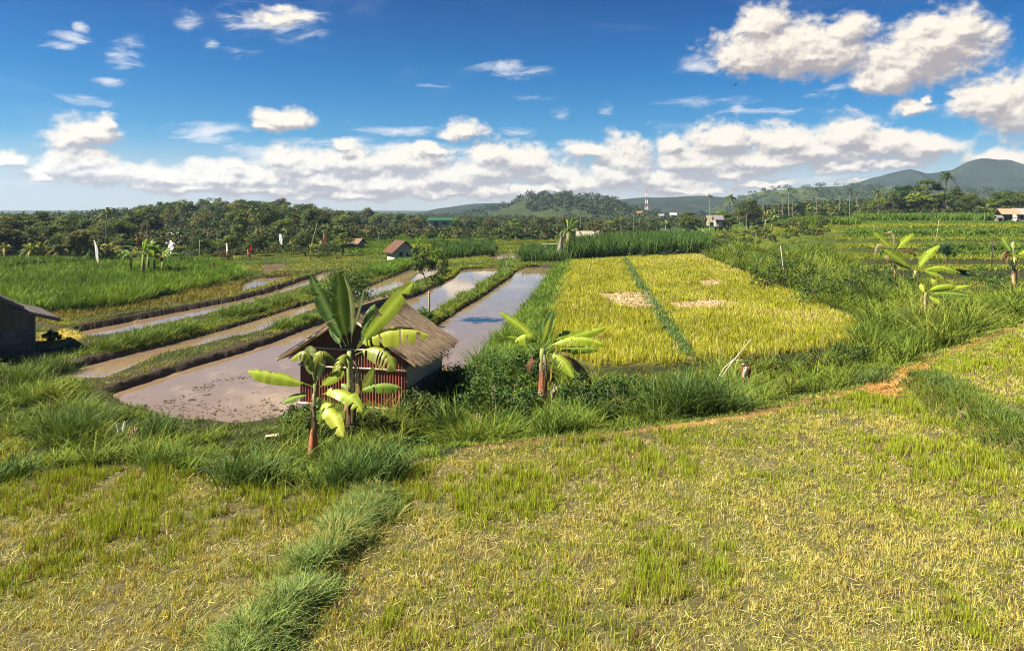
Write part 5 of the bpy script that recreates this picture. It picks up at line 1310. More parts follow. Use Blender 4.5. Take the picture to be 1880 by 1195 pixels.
# ------------------------------------------------------------------ hills
def hill_material(name, cols, nscale):
    m, N, out = new_mat(name); ge = N.n('ShaderNodeNewGeometry'); P = ge.outputs['Position']
    n = N.noise(P, nscale, 8.0, .65); n2 = N.noise(P, nscale * .12, 4.0, .5)
    c = N.mix(N.smooth(n, .35, .68), cols[0] + (1,), cols[1] + (1,)); c = N.mix(N.smooth(n2, .52, .66), c, cols[2] + (1,))
    p = N.n('ShaderNodeBsdfPrincipled'); N.set(p.inputs['Base Color'], c); p.inputs['Roughness'].default_value = .95; p.inputs['Specular IOR Level'].default_value = .05
    b = N.n('ShaderNodeBump'); b.inputs['Strength'].default_value = 1.0; b.inputs['Distance'].default_value = 3.0 / nscale * .1
    N.set(b.inputs['Height'], n); N.set(p.inputs['Normal'], b.outputs[0]); N.t.links.new(p.outputs[0], out.inputs[0]); return m
def hill(prof, D, dep, mat, label, amp, freq, seed, name='hill'):
    px = np.array([p[0] for p in prof], float); py = np.array([p[1] for p in prof], float)
    u = np.linspace(px[0], px[-1], 260); top = CAM_Z + (PY0 - np.interp(u, px, py)) / FOC * D
    v = np.linspace(-1, 1, 61); x = (u - PX0) / FOC * D
    X = np.repeat(x[None], 61, 0) ; Y = D + v[:, None] * dep + 0 * X; base = -6.0
    sp = (fbm(X * freq * .35, Y * freq * .35, seed + 5, 3) - .5)
    sh = np.clip(1 - np.abs(v)[:, None]**1.25 - np.abs(sp) * .9 * np.sin(np.abs(v)[:, None] * 3.14), 0, 1)
    Z = base + (top[None] - base) * sh + (fbm(X * freq, Y * freq, seed, 4) - .5) * amp * (1 - np.abs(v)[:, None]**4)
    i = np.arange(60)[:, None] * 260 + np.arange(259)[None]; Q = np.stack([i, i+1, i+261, i+260], -1).reshape(-1, 4)
    o = obj(name, np.stack([X, Y, Z], -1).reshape(-1, 3), Q=Q, mat=mat, smooth=True); tag(o, label, 'hill', kind='structure')
    return X, Y, Z
mh1 = hill_material('wooded_hill', ((.018,.027,.011), (.037,.048,.015), (.055,.070,.017)), .09)
mh2 = hill_material('far_forest', ((.016,.021,.014), (.026,.032,.019), (.030,.036,.021)), .03)
X1, Y1, Z1 = hill([(800,408),(850,404),(895,392),(935,381),(965,366),(990,362),(1060,362),(1112,368),(1135,382),(1170,392),(1240,402)], 700, 170, mh1, 'green wooded hill with open grassy slopes in the middle distance', 4, .02, 11)
hill([(690,400),(740,398),(800,384),(870,374),(950,372),(1010,380),(1060,384),(1120,370),(1180,364),(1290,361),(1340,363),(1400,370),(1450,385)], 1250, 300, mh2, 'long low blue green ridge behind the middle plain', 7, .006, 13)
X2, Y2, Z2 = hill([(1290,388),(1340,374),(1375,358),(1400,352),(1470,344),(1560,341),(1640,346),(1760,350),(1880,352),(2050,356),(2200,385)], 1000, 250, mh1, 'long wooded ridge across the right distance', 5, .015, 17)
hill([(1480,380),(1545,346),(1600,331),(1650,319),(1672,316),(1700,324),(1745,318),(1775,303),(1800,297),(1850,297),(1880,308),(1950,325),(2100,340),(2300,385)], 1560, 420, mh2, 'grey blue mountain with a flat top at the right', 24, .007, 19, 'mountain')
def on_hill(X, Y, Z, n, seed, cond=None):
    r = np.random.RandomState(seed); i = r.randint(5, 32, n * 3); j = r.randint(4, 255, n * 3); k = np.ones(len(i), bool) if cond is None else cond(i, j, X[i, j], Y[i, j])
    i, j = i[k][:n], j[k][:n]; return np.stack([X[i, j] + r.normal(0, 3, len(i)), Y[i, j] + r.normal(0, 3, len(i))], 1), Z[i, j]
for (XX, YY, ZZ, n, lab, sd, cd) in ((X1, Y1, Z1, 420, 'trees covering the middle hill and its crest', 21, lambda i, j, x, y: (i > 26) | (fbm(x * .012, y * .012, 61, 3) > .52)), (X2, Y2, Z2, 900, 'forest along the right wooded ridge', 22, None)):
    P, zz = on_hill(XX, YY, ZZ, n, sd, cd)
    far_wood('hill_wood', lab, P, (6, 11), 40, 1.7, [C_(.035,.055,.014), C_(.055,.075,.020), C_(.045,.060,.016)], lambda x, y, zz=zz: zz - 2.0, sd)

# ------------------------------------------------------------------ near tree on the bund, shrubs, tall clumps
def young_tree():
    p = gp(786, 583); d = p.y; R = empty('young_tree', p); tag(R, 'young forked tree with two leafy crowns on the bund behind the hut', 'tree')
    loc = np.array(p); m = MB(); q = lambda px, py, dd=0: to3(px, py, d + dd) - loc
    m.tube([q(786,590), q(788,560), q(788,540), q(787,534)], [.075, .065, .06, .055], 8, (.36,.29,.17)); m.tube([q(787,536), q(783,520), q(777,503), q(770,470)], [.05,.04,.035,.02], 7, (.28,.21,.13)); m.tube([q(788,536), q(795,526), q(805,508), q(806,480)], [.05,.04,.035,.02], 7, (.28,.21,.13))
    m.tube([q(777,503), q(768,490), q(762,480)], [.03,.02,.012], 6, (.26,.2,.12)); m.tube([q(802,512), q(812,495), q(816,485)], [.03,.02,.012], 6, (.26,.2,.12)); m.build('trunk', M_BARK, R, True)
    r = np.random.RandomState(4)
    for (cx, cy, rx, ry, n) in ((772, 470, 19, 32, 900), (806, 487, 18, 34, 900)):
        Vs, Ts, Cs, k = [], [], [], 0
        for _ in range(26):
            a = r.uniform(0, 6.28); f = r.uniform(.2, .95)**.6; c = q(cx + math.cos(a) * rx * f, cy + math.sin(a) * ry * f, r.normal(0, .45)); u = sph(44, r)
            cc = (C_(.032,.065,.016) if r.rand() < .6 else C_(.085,.14,.02)) * r.uniform(.7, 1.2)
            if cy + math.sin(a) * ry * f < cy - 12: cc = C_(.12,.19,.022) * r.uniform(.8, 1.2)  # upper clumps coloured brighter to look sunlit
            V, T, C = cards(c + u * r.uniform(.1, .36, (44, 1)), u * .4 + np.array([0, 0, .6]), .19, cc[None] * (1 + r.normal(0, .2, (44, 1))), .42, r); Vs.append(V); Ts.append(T + k); Cs.append(C); k += len(V)
        obj('crown', np.vstack(Vs), T=np.vstack(Ts), mat=M_SHRUB, col=np.vstack(Cs), parent=R)
young_tree()
def shrub(px, py, w, h, label, cols, leaf=.12, n=1500, group=None, name='shrub', aspect=.5, seed=None, lift=0.0):
    """w, h in metres"""
    p = gp(px, py); r = np.random.RandomState(seed or int(px * 3 + py)); R = empty(name, p); tag(R, label, 'shrub', group)
    k = max(6, n // 70); Vs, Ts, Cs, q = [], [], [], 0; m = MB(); m.tube([(0, 0, -.1), (0, .02, h * .6)], [.04, .015], 6, (.16,.12,.08))
    for _ in range(k):
        a = r.uniform(0, 6.28); f = r.rand()**.5; zc = h * (lift + (1 - lift) * r.uniform(.15, .85) * (1 - .35 * f)); c = np.array([math.cos(a) * f * w * .42, math.sin(a) * f * w * .42, zc])
        rr = min(w, h) * r.uniform(.14, .26); u = sph(70, r); cc = np.array(cols[r.randint(len(cols))]) * r.uniform(.7, 1.25)
        V, T, C = cards(c + u * rr * r.uniform(.4, 1.1, (70, 1)), u * .6 + np.array([0, 0, .5]), leaf, cc[None] * (1 + r.normal(0, .2, (70, 1))), aspect, r); V[:, 2] = np.maximum(V[:, 2], .01)
        Vs.append(V); Ts.append(T + q); Cs.append(C); q += len(V)
        if r.rand() < .5: m.tube([(0, 0, h * .2), c], [.02, .008], 5, (.16,.12,.08))
    m.build('stem', M_BARK, R); obj('leaves', np.vstack(Vs), T=np.vstack(Ts), mat=M_SHRUB, col=np.vstack(Cs), parent=R); return R
DK = [C_(.028,.062,.014), C_(.045,.09,.018), C_(.06,.11,.02)]; BR = [C_(.075,.14,.02), C_(.11,.18,.022), C_(.05,.10,.018)]
shrub(640, 560, 3.6, 3.6, 'tall leafy bush behind the upright banana leaves on the paddy bund', BR + DK, .2, 2600)
shrub(768, 592, 1.9, 1.1, 'round leafy bush at the foot of the young forked tree', BR, .16, 900)
shrub(800, 690, 1.3, 1.7, 'dark spindly bush at the water beside the hut wall', [C_(.025,.04,.018), C_(.03,.05,.02)], .12, 800, aspect=.3, lift=.3)
for i, (px, py, w, h, lab, cc) in enumerate([
 (812, 790, 2.0, .9, 'dark leafy shrub added to fill the shadow right of the hut', [C_(.028,.062,.014), C_(.045,.09,.018)]), (838, 745, 2.2, 1.3, 'dark shrub added to deepen the shade between hut and leafy shrub', [C_(.028,.062,.014), C_(.045,.09,.018)]), (775, 765, 1.6, .8, 'low weedy shrub against the hut corner', [C_(.05,.08,.02), C_(.08,.10,.02)]), (600, 800, 1.8, .9, 'low leafy weeds at the foot of the red wall', [C_(.06,.10,.02), C_(.10,.13,.025)]), (690, 800, 2.0, .8, 'brownish weedy shrub before the red wall', [C_(.09,.10,.02), C_(.06,.08,.02)]), (550, 775, 1.2, .7, 'small leafy shrub at the pond corner beside the hut', [C_(.05,.09,.02), C_(.07,.12,.02)]),  # the two darkest shrubs are added to stand in for the hut's shadow
 (875, 740, 2.6, 1.7, 'broad leafy shrub between the hut and the lone banana plant', BR), (905, 775, 2.4, 1.3, 'low leafy shrub around the dry stump', DK + BR), (1130, 760, 3.0, 1.0, 'spreading dark shrub below the golden rice near the footpath', DK),
 (1070, 745, 2.0, .9, 'small leafy shrub in the shade of the lone banana plant', DK), (1560, 668, 2.3, 1.1, 'dark green shrub at the corner of the golden rice', DK), (1500, 672, 3.0, .8, 'low weedy shrub on the slope below the golden rice', [C_(.08,.10,.02), C_(.05,.08,.015), C_(.12,.10,.025)]),
 (1420, 680, 3.4, .8, 'brownish low shrub right of the hanging red rag', [C_(.10,.11,.02), C_(.07,.09,.015), C_(.14,.10,.03)]), (1670, 612, 2.6, 1.6, 'dark bush under the right banana pair', DK), (1735, 590, 2.2, 1.2, 'dark bush right of the pale dry banana stem', DK),
 (1490, 560, 2.6, 2.6, 'tall dark leafy bush in the weeds beyond the golden rice', DK), (1560, 560, 2.4, 2.4, 'dark bush nearer the right bananas', DK), (1330, 465, 3.4, 2.6, 'dark bush at the far corner of the golden rice', DK), (1415, 490, 3.0, 2.0, 'leafy bush in the weed band below the terraces', BR),
 (1410, 530, 2.2, 2.0, 'slim dark bush along the golden rice edge', DK), (1445, 520, 2.4, 2.4, 'upright dark bush behind the white crooked stick', DK), (1600, 530, 3.0, 2.4, 'leafy bush left of the withered banana leaves', BR + DK), (1640, 545, 2.6, 1.8, 'weedy bush under the withered banana leaves', DK),
 (1740, 500, 1.3, 2.3, 'round headed dark bush on a thin stem right of the banana pair', [C_(.03,.07,.03), C_(.04,.09,.03)]), (1810, 530, 3.0, 1.7, 'leafy bush left of the ragged right banana plant', DK + BR), (860, 450, 5.0, 3.0, 'dark rounded bush beside the far grass rows', DK), (897, 446, 4.0, 3.2, 'dark bush right of the rounded one', DK + [C_(.09,.07,.03)]),
 (410, 486, 2.2, 2.6, 'orange leaved shrub beside the white post', [C_(.25,.11,.03), C_(.16,.08,.03), C_(.06,.06,.02)]), (330, 490, 3.0, 2.2, 'dense green bush right of the left banana clump', DK), (95, 625, .9, .6, 'small weedy shrub beside the grey hut', DK)]):
    if 770 < px < 1200 and 690 <= py < 800: w, h = w * 1.15, h * 1.5
    if px > 1300 and py < 600: w, h = w * 1.35, h * 1.45
    shrub(px, py, w, h, lab, cc, .13 if py > 600 else .2, 1300 if py > 600 else 1000, lift=.5 if 'thin stem' in lab else 0)
for i, (px, py, w, h, lab, cc) in enumerate([(868, 722, 2.2, 1.5, 'dark leafy bush on the shore right of the hut', DK), (900, 735, 1.8, 1.4, 'leafy bush between the mirror paddy and the lone banana', BR), (945, 745, 2.0, 1.3, 'leafy bush left of the lone banana stem', DK + BR), (965, 700, 1.6, 1.6, 'tall narrow bush behind the lone banana stem', DK), (1170, 745, 2.2, 1.2, 'dark rounded bush at the left of the reed clumps', DK), (1055, 770, 1.8, .8, 'low leafy bush near the footpath bend', BR), (960, 790, 1.7, .8, 'low leafy bush above the stubble edge', DK + BR), (740, 830, 1.6, .7, 'low dark bush in the dip before the spiky grass clump', DK)]):
    shrub(px, py, w, h, lab, cc, .13, 1300)
def clump(px, py, h, w, n, label, a, b, lean=.3, curve=.8, spread=.22, group=None, name='grass_clump', wind=None):
    p = gp(px, py); k = n; global RNG
    x = np.full(k, p.x) + RNG.normal(0, spread, k); y = np.full(k, p.y) + RNG.normal(0, spread, k); z = terrain(x, y) - .03; t = RNG.rand(k, 1)
    ba = np.asarray(a) * (1 + RNG.normal(0, .2, (k, 1))); ti = (np.asarray(b[0]) * t + np.asarray(b[1]) * (1 - t)) * (1 + RNG.normal(0, .15, (k, 1)))
    yaw = RNG.uniform(0, 6.28, k) if wind is None else wind + RNG.normal(0, .8, k)
    V, T, C = blades(np.stack([x, y, z], 1), h * RNG.uniform(.45, 1.1, k), w * RNG.uniform(.7, 1.3, k), yaw, np.abs(RNG.normal(0, lean, k)), RNG.uniform(.1, curve, k), np.clip(ba, .005, 1), ti, 5)
    loc = np.array(p); o = obj(name, V - loc, T=T, mat=M_GRASS, col=C); o.location = p; return tag(o, label, 'grass clump', group)
TG = (C_(.17,.26,.03), C_(.10,.17,.025)); TD = (C_(.11,.19,.045), C_(.07,.13,.03))
for (px, py, h, w, n, lab, tt, sp) in [
 (830, 812, 1.75, .026, 420, 'tall bright spiky grass clump on the bank right of the hut', TG, .22), (640, 895, 1.0, .022, 520, 'spreading grass clump at the foot of the front banana', TD, .36), (700, 880, .95, .022, 420, 'arching grass clump right of the front banana', TD, .3),
 (140, 805, 1.2, .024, 520, 'large dark grass clump on the left bank', TD, .3), (285, 800, .85, .022, 420, 'bushy grass clump beside the near corner of the brown paddy', TD, .32), (460, 890, .9, .022, 420, 'dense grass clump left of the front banana stem', TD, .34), (310, 860, .7, .02, 320, 'low arching grass clump on the left field edge', TG, .28), (45, 700, .9, .02, 420, 'bright grass mound at the corner of the middle paddy', TG, .4),
 (1260, 770, 1.9, .026, 520, 'tallest dark green reed clump below the golden rice', TD, .34), (1300, 765, 1.7, .026, 480, 'tall reed clump left of the hanging red rag', TD, .34), (1220, 768, 1.5, .026, 420, 'reed clump at the left of the tall group', TG, .3),
 (935, 800, .95, .022, 320, 'bright grass clump right of the dry stump', TG, .25), (1030, 800, 1.1, .022, 420, 'spiky grass clump in front of the lone banana plant', TG, .32), (1345, 760, .7, .02, 420, 'bluish grass mound on the footpath edge below the red rag', (BLUEG * 1.2, BLUEG), .34), (1600, 705, .6, .02, 420, 'bluish grass mound beside the orange bare patch', (BLUEG * 1.2, BLUEG), .36),
 (1440, 690, 1.5, .024, 60, 'thin upright cane grass on the slope below the golden rice', TG, .1), (1595, 640, 1.7, .024, 420, 'bright reed clump at the right corner of the golden rice', TG, .35), (1650, 650, 1.3, .022, 420, 'bushy grass clump above the orange path', TG, .4), (1770, 600, 1.2, .022, 380, 'grass clump left of the field edge at the right', TD, .4), (1830, 580, 1.5, .024, 360, 'dark reed clump at the right edge beyond the stubble', TD, .35), (1865, 572, 1.3, .024, 320, 'reed clump in the right corner behind the raised stubble', TG, .35),
 (905, 690, 1.6, .022, 360, 'tall waterside grass clump at the lower corner of the mirror paddy', TD, .35), (940, 640, 1.5, .022, 360, 'tall waterside grass clump left of the lone banana plant', TG, .35), (1000, 560, 1.3, .022, 360, 'dark tufted grass clump beside the far end of the mirror paddy', TD, .45), (880, 720, 1.2, .022, 300, 'grass clump overhanging the mirror paddy near the hut', TD, .35), (72, 684, .8, .02, 420, 'dark grass clump between the grey hut and the middle paddy', TD, .5), (112, 676, .7, .02, 420, 'grass clump at the left end of the tall grassy bund', TG, .45), (20, 880, .6, .022, 300, 'dark grass tuft at the left edge of the near field', TD, .3), (105, 860, .5, .02, 260, 'yellow green stubble tuft at the bank foot on the left', (GOLD, LIME), .3)]:
    clump(px, py, h, w, n, lab, DARKG * 1.2, tt, spread=sp)
clump(870, 660, 1.2, .02, 26, 'few dark arching blades leaning over the mirror paddy', DARKG, TD, .9, .9, .12, wind=2.6)

# ------------------------------------------------------------------ small man-made things
def stick(px, py, tip, r, label, col, bend=0.0, name='stick', dd=0.0, tipr=.5, cat='stick'):
    p = gp(px, py); loc = np.array(p); q = to3(*tip, p.y + dd) - loc; m = MB()
    m.tube([np.array([0, 0, -.2]), q * .5 + np.array([bend, 0, 0]), q], [r, r * .8, r * tipr], 6, col); return tag(m.build(name, M_WOOD, None, True), label, cat), p, q
def place(o, p): o.location = p; return o
def banner(px, py, top, w_px, label, cloth, pole_col=(.45,.4,.3), lean=0, length=.8, shape='tall', wave=.12):
    """a pole and a hanging cloth"""
    p = gp(px, py); loc = np.array(p); d = p.y; R = empty('flag', p); tag(R, label, 'flag'); q = to3(*top, d) - loc
    m = MB(); m.tube([(0, 0, -.3), q * .5 + np.array([.03, 0, 0]), q], [.035, .03, .02], 6, pole_col); m.build('pole', M_WOOD, R, True)
    w = w_px / FOC * d; n = 14; V = []; L = length
    for i in range(n):
        f = i / (n - 1); s = q * (1 - L * f)
        ww = w * ({'tall': .55 + .45 * math.sin(min(1, f * 1.6 + .15) * 2.6), 'flag': 1 - .15 * f, 'tongue': math.sin(min(f * .9 + .08, 1) * 3.0)}[shape])
        for j in range(5):
            g = j / 4; sg = 1 if lean >= 0 else -1; wv = wave * w * math.sin(f * 7 + g * 5); V.append(s + np.array([sg * ww * g * .95 + wv * .5, -.95 * ww * g + wv, -abs(lean) * ww * g * .5]))
    Q = [(i*5+j, i*5+j+1, (i+1)*5+j+1, (i+1)*5+j) for i in range(n-1) for j in range(4)]
    obj('cloth', V, Q=Q, mat=M_CLOTH, col=np.tile(np.array(cloth), (len(V), 1)), parent=R, smooth=True)
WHITE = (.78, .76, .72)
banner(181, 497, (172, 441), 10, 'tall white cloth banner in the left rice', WHITE, length=.85, shape='tall')
banner(307, 482, (311, 441), 15, 'white flag on a leaning pole right of the left banana clump', WHITE, lean=.6, length=.5, shape='flag')
banner(516, 466, (512, 430), 8, 'broad tilted white banner before the dark low tree', WHITE, length=.52, shape='flag')
banner(459, 477, (463, 450), 4.5, 'small red flag in the far rice', (.55, .03, .02), lean=-.2, length=.85, shape='tongue')
banner(594, 468, (594, 428), 5, 'dark red ragged flag right of the tilted white banner', (.14, .03, .025), lean=.6, length=.6, shape='flag')
banner(416, 477, (415, 447), 4, 'narrow white cloth strip on a post beside the orange shrub', WHITE, length=.9, shape='flag')
banner(1056, 442, (1056, 420), 3.5, 'small white pennant right of the tall dark banana', WHITE, length=.6, shape='tall')
for (px, py, tip, r, lab, bend, col) in [(563, 472, (583, 408), .05, 'long bamboo pole leaning right before the wooded rise', .1, (.40,.36,.22)), (695, 449, (694, 425), .05, 'pale upright post in the far green rice', 0, (.55,.5,.42)), (367, 482, (366, 440), .04, 'thin pale pole left of the orange shrub', 0, (.45,.42,.35)), (1453, 530, (1433, 452), .035, 'white crooked dead stem in the weed band', -.25, (.60,.55,.48)), (1388, 448, (1388, 428), .04, 'pale stake at the edge of the cane grass', 0, (.55,.5,.4)), (1715, 450, (1724, 402), .04, 'bent dry cane above the taller right banana', .12, (.5,.42,.25)), (938, 478, (938, 461), .025, 'thin stake in the small far plot', 0, (.4,.36,.28)), (930, 500, (930, 478), .035, 'short stake where the bunds meet', 0, (.3,.26,.2)), (453, 478, (455, 458), .04, 'pale stake beside the small red flag', 0, (.5,.46,.36)), (1820, 500, (1822, 438), .05, 'dark charred stem left of the ragged right banana plant', .06, (.06,.05,.045))]:
    o, p, q = stick(px, py, tip, r, lab, col, bend, 'stake'); o.location = p
# hanging rag on a bent twig and the bamboo pole it leans from
o, p, q = stick(1302, 716, (1380, 622), .035, 'leaning bamboo pole pointing up to the right over the golden rice', (.50,.40,.28), 0, 'bamboo_pole', cat='pole'); o.location = p
def rag():
    p = gp(1368, 722); d = p.y; loc = np.array(p); R = empty('scarecrow', p); tag(R, 'red and white rag scarecrow hanging from a bent twig', 'scarecrow'); q = lambda a, b, dd=0: to3(a, b, d + dd) - loc
    m = MB(); m.tube([q(1305,716), q(1330,675), q(1346,660), q(1362,662), q(1379,672)], [.022, .02, .018, .016, .01], 6, (.55,.45,.30)); m.tube([q(1362,668), q(1370,670)], .02, 6, (.6,.5,.4)); m.build('twig', M_WOOD, R, True)
    def cloth(pts, col, nm):
        V = []; n = len(pts); rr = np.random.RandomState(n)
        for k, (xl, xr, y) in enumerate(pts):
            for j in range(6): g = j / 5; V.append(q(xl + (xr - xl) * g, y, .05 * math.sin(g * 7 + k * 1.3) + rr.normal(0, .01)))
        Q = [(i*6+j, i*6+j+1, (i+1)*6+j+1, (i+1)*6+j) for i in range(n-1) for j in range(5)]; Q2 = V
        o = obj(nm, V, Q=Q, mat=M_CLOTH, col=np.tile(np.array(col), (len(V), 1)), parent=R, smooth=True); return o
    cloth([(1363,1378,671),(1362,1379,680),(1361,1378,692),(1362,1377,702),(1364,1374,704)], (.50,.10,.05), 'red_cloth')
    c = cloth([(1364,1375,672),(1363,1373,680),(1361,1371,690),(1367,1373,696),(1366,1373,704),(1364,1370,714)], (.72,.66,.60), 'white_cloth'); c.location = (0, -.08, 0)
    c = cloth([(1372,1376,700),(1370,1377,712),(1373,1381,722)], (.07,.03,.025), 'dark_cloth'); c.location = (0, .05, 0)
rag()
# bank litter
def chunk(px, py, size, col, label, name, rot=0.0, n=1):
    p = gp(px, py); m = MB(); r = np.random.RandomState(int(px))
    V = np.array([(-.5,-.5,-.5),(.5,-.5,-.5),(.5,.5,-.5),(-.5,.5,-.5),(-.46,-.42,.5),(.42,-.46,.46),(.46,.42,.5),(-.42,.46,.42)]) * np.array(size) + r.normal(0, .012, (8, 3)); Rm = np.array(Matrix.Rotation(rot, 3, 'Z'))
    m.add(V @ Rm.T + (0, 0, size[2] * .4), Q=[(0,3,2,1),(4,5,6,7),(0,1,5,4),(1,2,6,5),(2,3,7,6),(3,0,4,7)], col=col); o = m.build(name, M_WOOD); o.location = p; tag(o, label, name.replace('_', ' ')); b = o.modifiers.new('bevel', 'BEVEL'); b.width = .015; b.segments = 2
chunk(500, 806, (.45, .2, .15), (.62, .47, .32), 'pale cut wood block lying on the grassy bank left of the banana', 'wood_block', .4)
def stump(px, py, h, label, col, n=9):
    p = gp(px, py); m = MB(); r = np.random.RandomState(int(px))
    for i in range(n):
        a = r.uniform(0, 6.28); l = h * r.uniform(.5, 1); m.tube([(0, 0, -.1), (math.cos(a) * .08, math.sin(a) * .08, l * .6), (math.cos(a) * .16 * r.rand(), math.sin(a) * .16, l)], [.05, .04, .015], 6, np.array(col) * r.uniform(.7, 1.2))
    o = m.build('dry_stump', M_BARK); o.location = p; tag(o, label, 'stump')
stump(878, 800, .75, 'dry pale cluster of dead stems beside the spiky grass clump', (.50,.36,.24), 14); stump(243, 818, .6, 'dry brown stump on the left bank', (.42,.28,.18)); stump(222, 800, .5, 'pale grey stump left of the dry brown one', (.52,.50,.40), 4)
stump(1015, 735, .7, 'pale withered stem beside the lone banana trunk', (.52,.40,.28), 7)

# ------------------------------------------------------------------ houses and sheds
def house(px, py, w, d, hw, rise, yaw, label, wall, roof, name='house', over=.35, hip=False, open_=False, dist=None, ridge_along_x=True, extra=None):
    p = gp(px, py)
    if dist: x = (px - PX0) / FOC * dist; p = Vector((x, dist, CAM_Z - (py - PY0) / FOC * dist))
    wall, roof = np.array(wall) * .72, np.array(roof) * .62
    R = empty(name, p, math.radians(yaw)); tag(R, label, name.replace('_', ' '))
    if open_:
        for x in (-w/2 + .1, 0, w/2 - .1):
            for y in (-d/2 + .1, d/2 - .1): m = MB(); m.box((x, y, hw/2 - .3), (.14, .14, hw + .6), col=(.22,.17,.12)); m.build('post', M_WOOD, R)
        m = MB(); m.box((0, d/2 - .1, hw * .35), (w - .3, .06, hw * .9), col=wall); m.box((0, 0, .25), (w - .1, d - .1, .12), col=(.3,.24,.17)); m.build('back_wall', M_WOOD, R)
    else:
        m = MB(); m.box((0, 0, hw/2 - .4), (w, d, hw + .8), col=wall)
        if not hip:
            if ridge_along_x: 
                for s in (-1, 1): m.add([(s*(w/2-.002), -d/2, hw), (s*(w/2-.002), d/2, hw), (s*(w/2-.002), 0, hw + rise * .93)], T=[(0,1,2) if s > 0 else (1,0,2)], col=wall)
            else:
                for s in (-1, 1): m.add([(-w/2, s*(d/2-.002), hw), (w/2, s*(d/2-.002), hw), (0, s*(d/2-.002), hw + rise * .93)], T=[(0,1,2) if s < 0 else (1,0,2)], col=wall)
        m.build('wall', M_WALL, R)
        m = MB(); m.box((-w * .18, -d/2 - .01, hw * .42), (w * .16, .06, hw * .8), col=(.05,.04,.035)); m.build('door', M_WOOD, R)
        m = MB(); m.box((w * .2, -d/2 - .01, hw * .58), (w * .18, .06, hw * .35), col=(.04,.045,.05)); m.build('window', M_PAINT, R)
    W, D2 = w/2 + over, d/2 + over; m = MB(); t = .1; dz = -over * rise / ((d if ridge_along_x else w) / 2)
    if hip:
        a = W * .35; V = [(-W,-D2,hw+dz),(W,-D2,hw+dz),(W,D2,hw+dz),(-W,D2,hw+dz),(-W+a+.0,0,hw+rise),(W-a,0,hw+rise)]; F4 = [(0,1,5,4),(2,3,4,5)]; F3 = [(1,2,5),(3,0,4)]
        m.add(V, T=F3, Q=F4 + [(3,2,1,0)], col=roof)
    else:
        for s in (-1, 1):
            if ridge_along_x: V = [(-W, s*D2, hw+dz), (W, s*D2, hw+dz), (W, 0, hw+rise), (-W, 0, hw+rise)]
            else: V = [(s*W, -D2, hw+dz), (s*W, D2, hw+dz), (0, D2, hw+rise), (0, -D2, hw+rise)]
            V = V + [(x, y, z + t) for x, y, z in V]
            m.add(V, Q=[(0,3,2,1),(4,5,6,7),(0,1,5,4),(1,2,6,5),(2,3,7,6),(3,0,4,7)], col=np.array(roof) * (1.0 if s < 0 else .9))
    m.build('roof', M_ROOF, R)
    return R
house(735, 478, 2.7, 3.2, 1.5, 1.15, 28, 'small white hut with a brown tiled roof by the far rice', (.70,.64,.55), (.16,.085,.055), 'hut', .5, ridge_along_x=False)
house(648, 457, 3.0, 2.6, 1.1, .7, -15, 'tiny low shed with a brown roof in the far green rice', (.45,.36,.26), (.30,.20,.13), 'shed', .4)
house(808, 417, 6.4, 5, 2.0, .7, 6, 'long white house under a green roof in the middle trees', (.62,.58,.50), (.035,.13,.085), 'house', .5, dist=215)
house(962, 432, 4.2, 3.8, 1.0, 1.1, 20, 'small hut with a hipped reddish roof in the middle plain', (.16,.11,.08), (.42,.27,.20), 'hut', .5, hip=True)
house(1083, 446, 5.2, 2.4, 1.5, .9, -6, 'low shed with a pale sheet roof behind the dark fodder grass', (.10,.08,.06), (.50,.43,.33), 'shed', .3)
house(1134, 424, 4.2, 4, 1.2, 2.0, 35, 'grey gabled shed behind the fodder grass', (.40,.38,.36), (.10,.10,.11), 'shed', .4, ridge_along_x=False)
house(1318, 411, 1.9, 2.4, 1.5, .9, -4, 'white walled shed with a mauve grey roof beside the vivid plot', (.62,.56,.47), (.30,.25,.27), 'shed', .5, dist=215)
house(1305, 410, 2.0, 2, 1.0, 1.3, 10, 'straw thatched shed left of the white walled shed', (.36,.30,.20), (.50,.45,.28), 'shed', .6, dist=225)
house(1850, 402, 3.3, 2.8, 1.3, .9, -8, 'open timber farm shed with a pale brown roof at the right', (.45,.34,.24), (.52,.36,.22), 'shed', .5, open_=True, dist=165)
house(1874, 401, 3.0, 3.0, 1.1, 1.1, -8, 'whitewashed farm building with a grey metal roof at the right edge', (.66,.60,.52), (.46,.44,.42), 'house', .4, dist=168)
house(1833, 404, 1.0, 1.0, .6, .35, 10, 'small grey lean-to left of the open farm shed', (.2,.18,.16), (.35,.33,.31), 'shed', .3, dist=163)
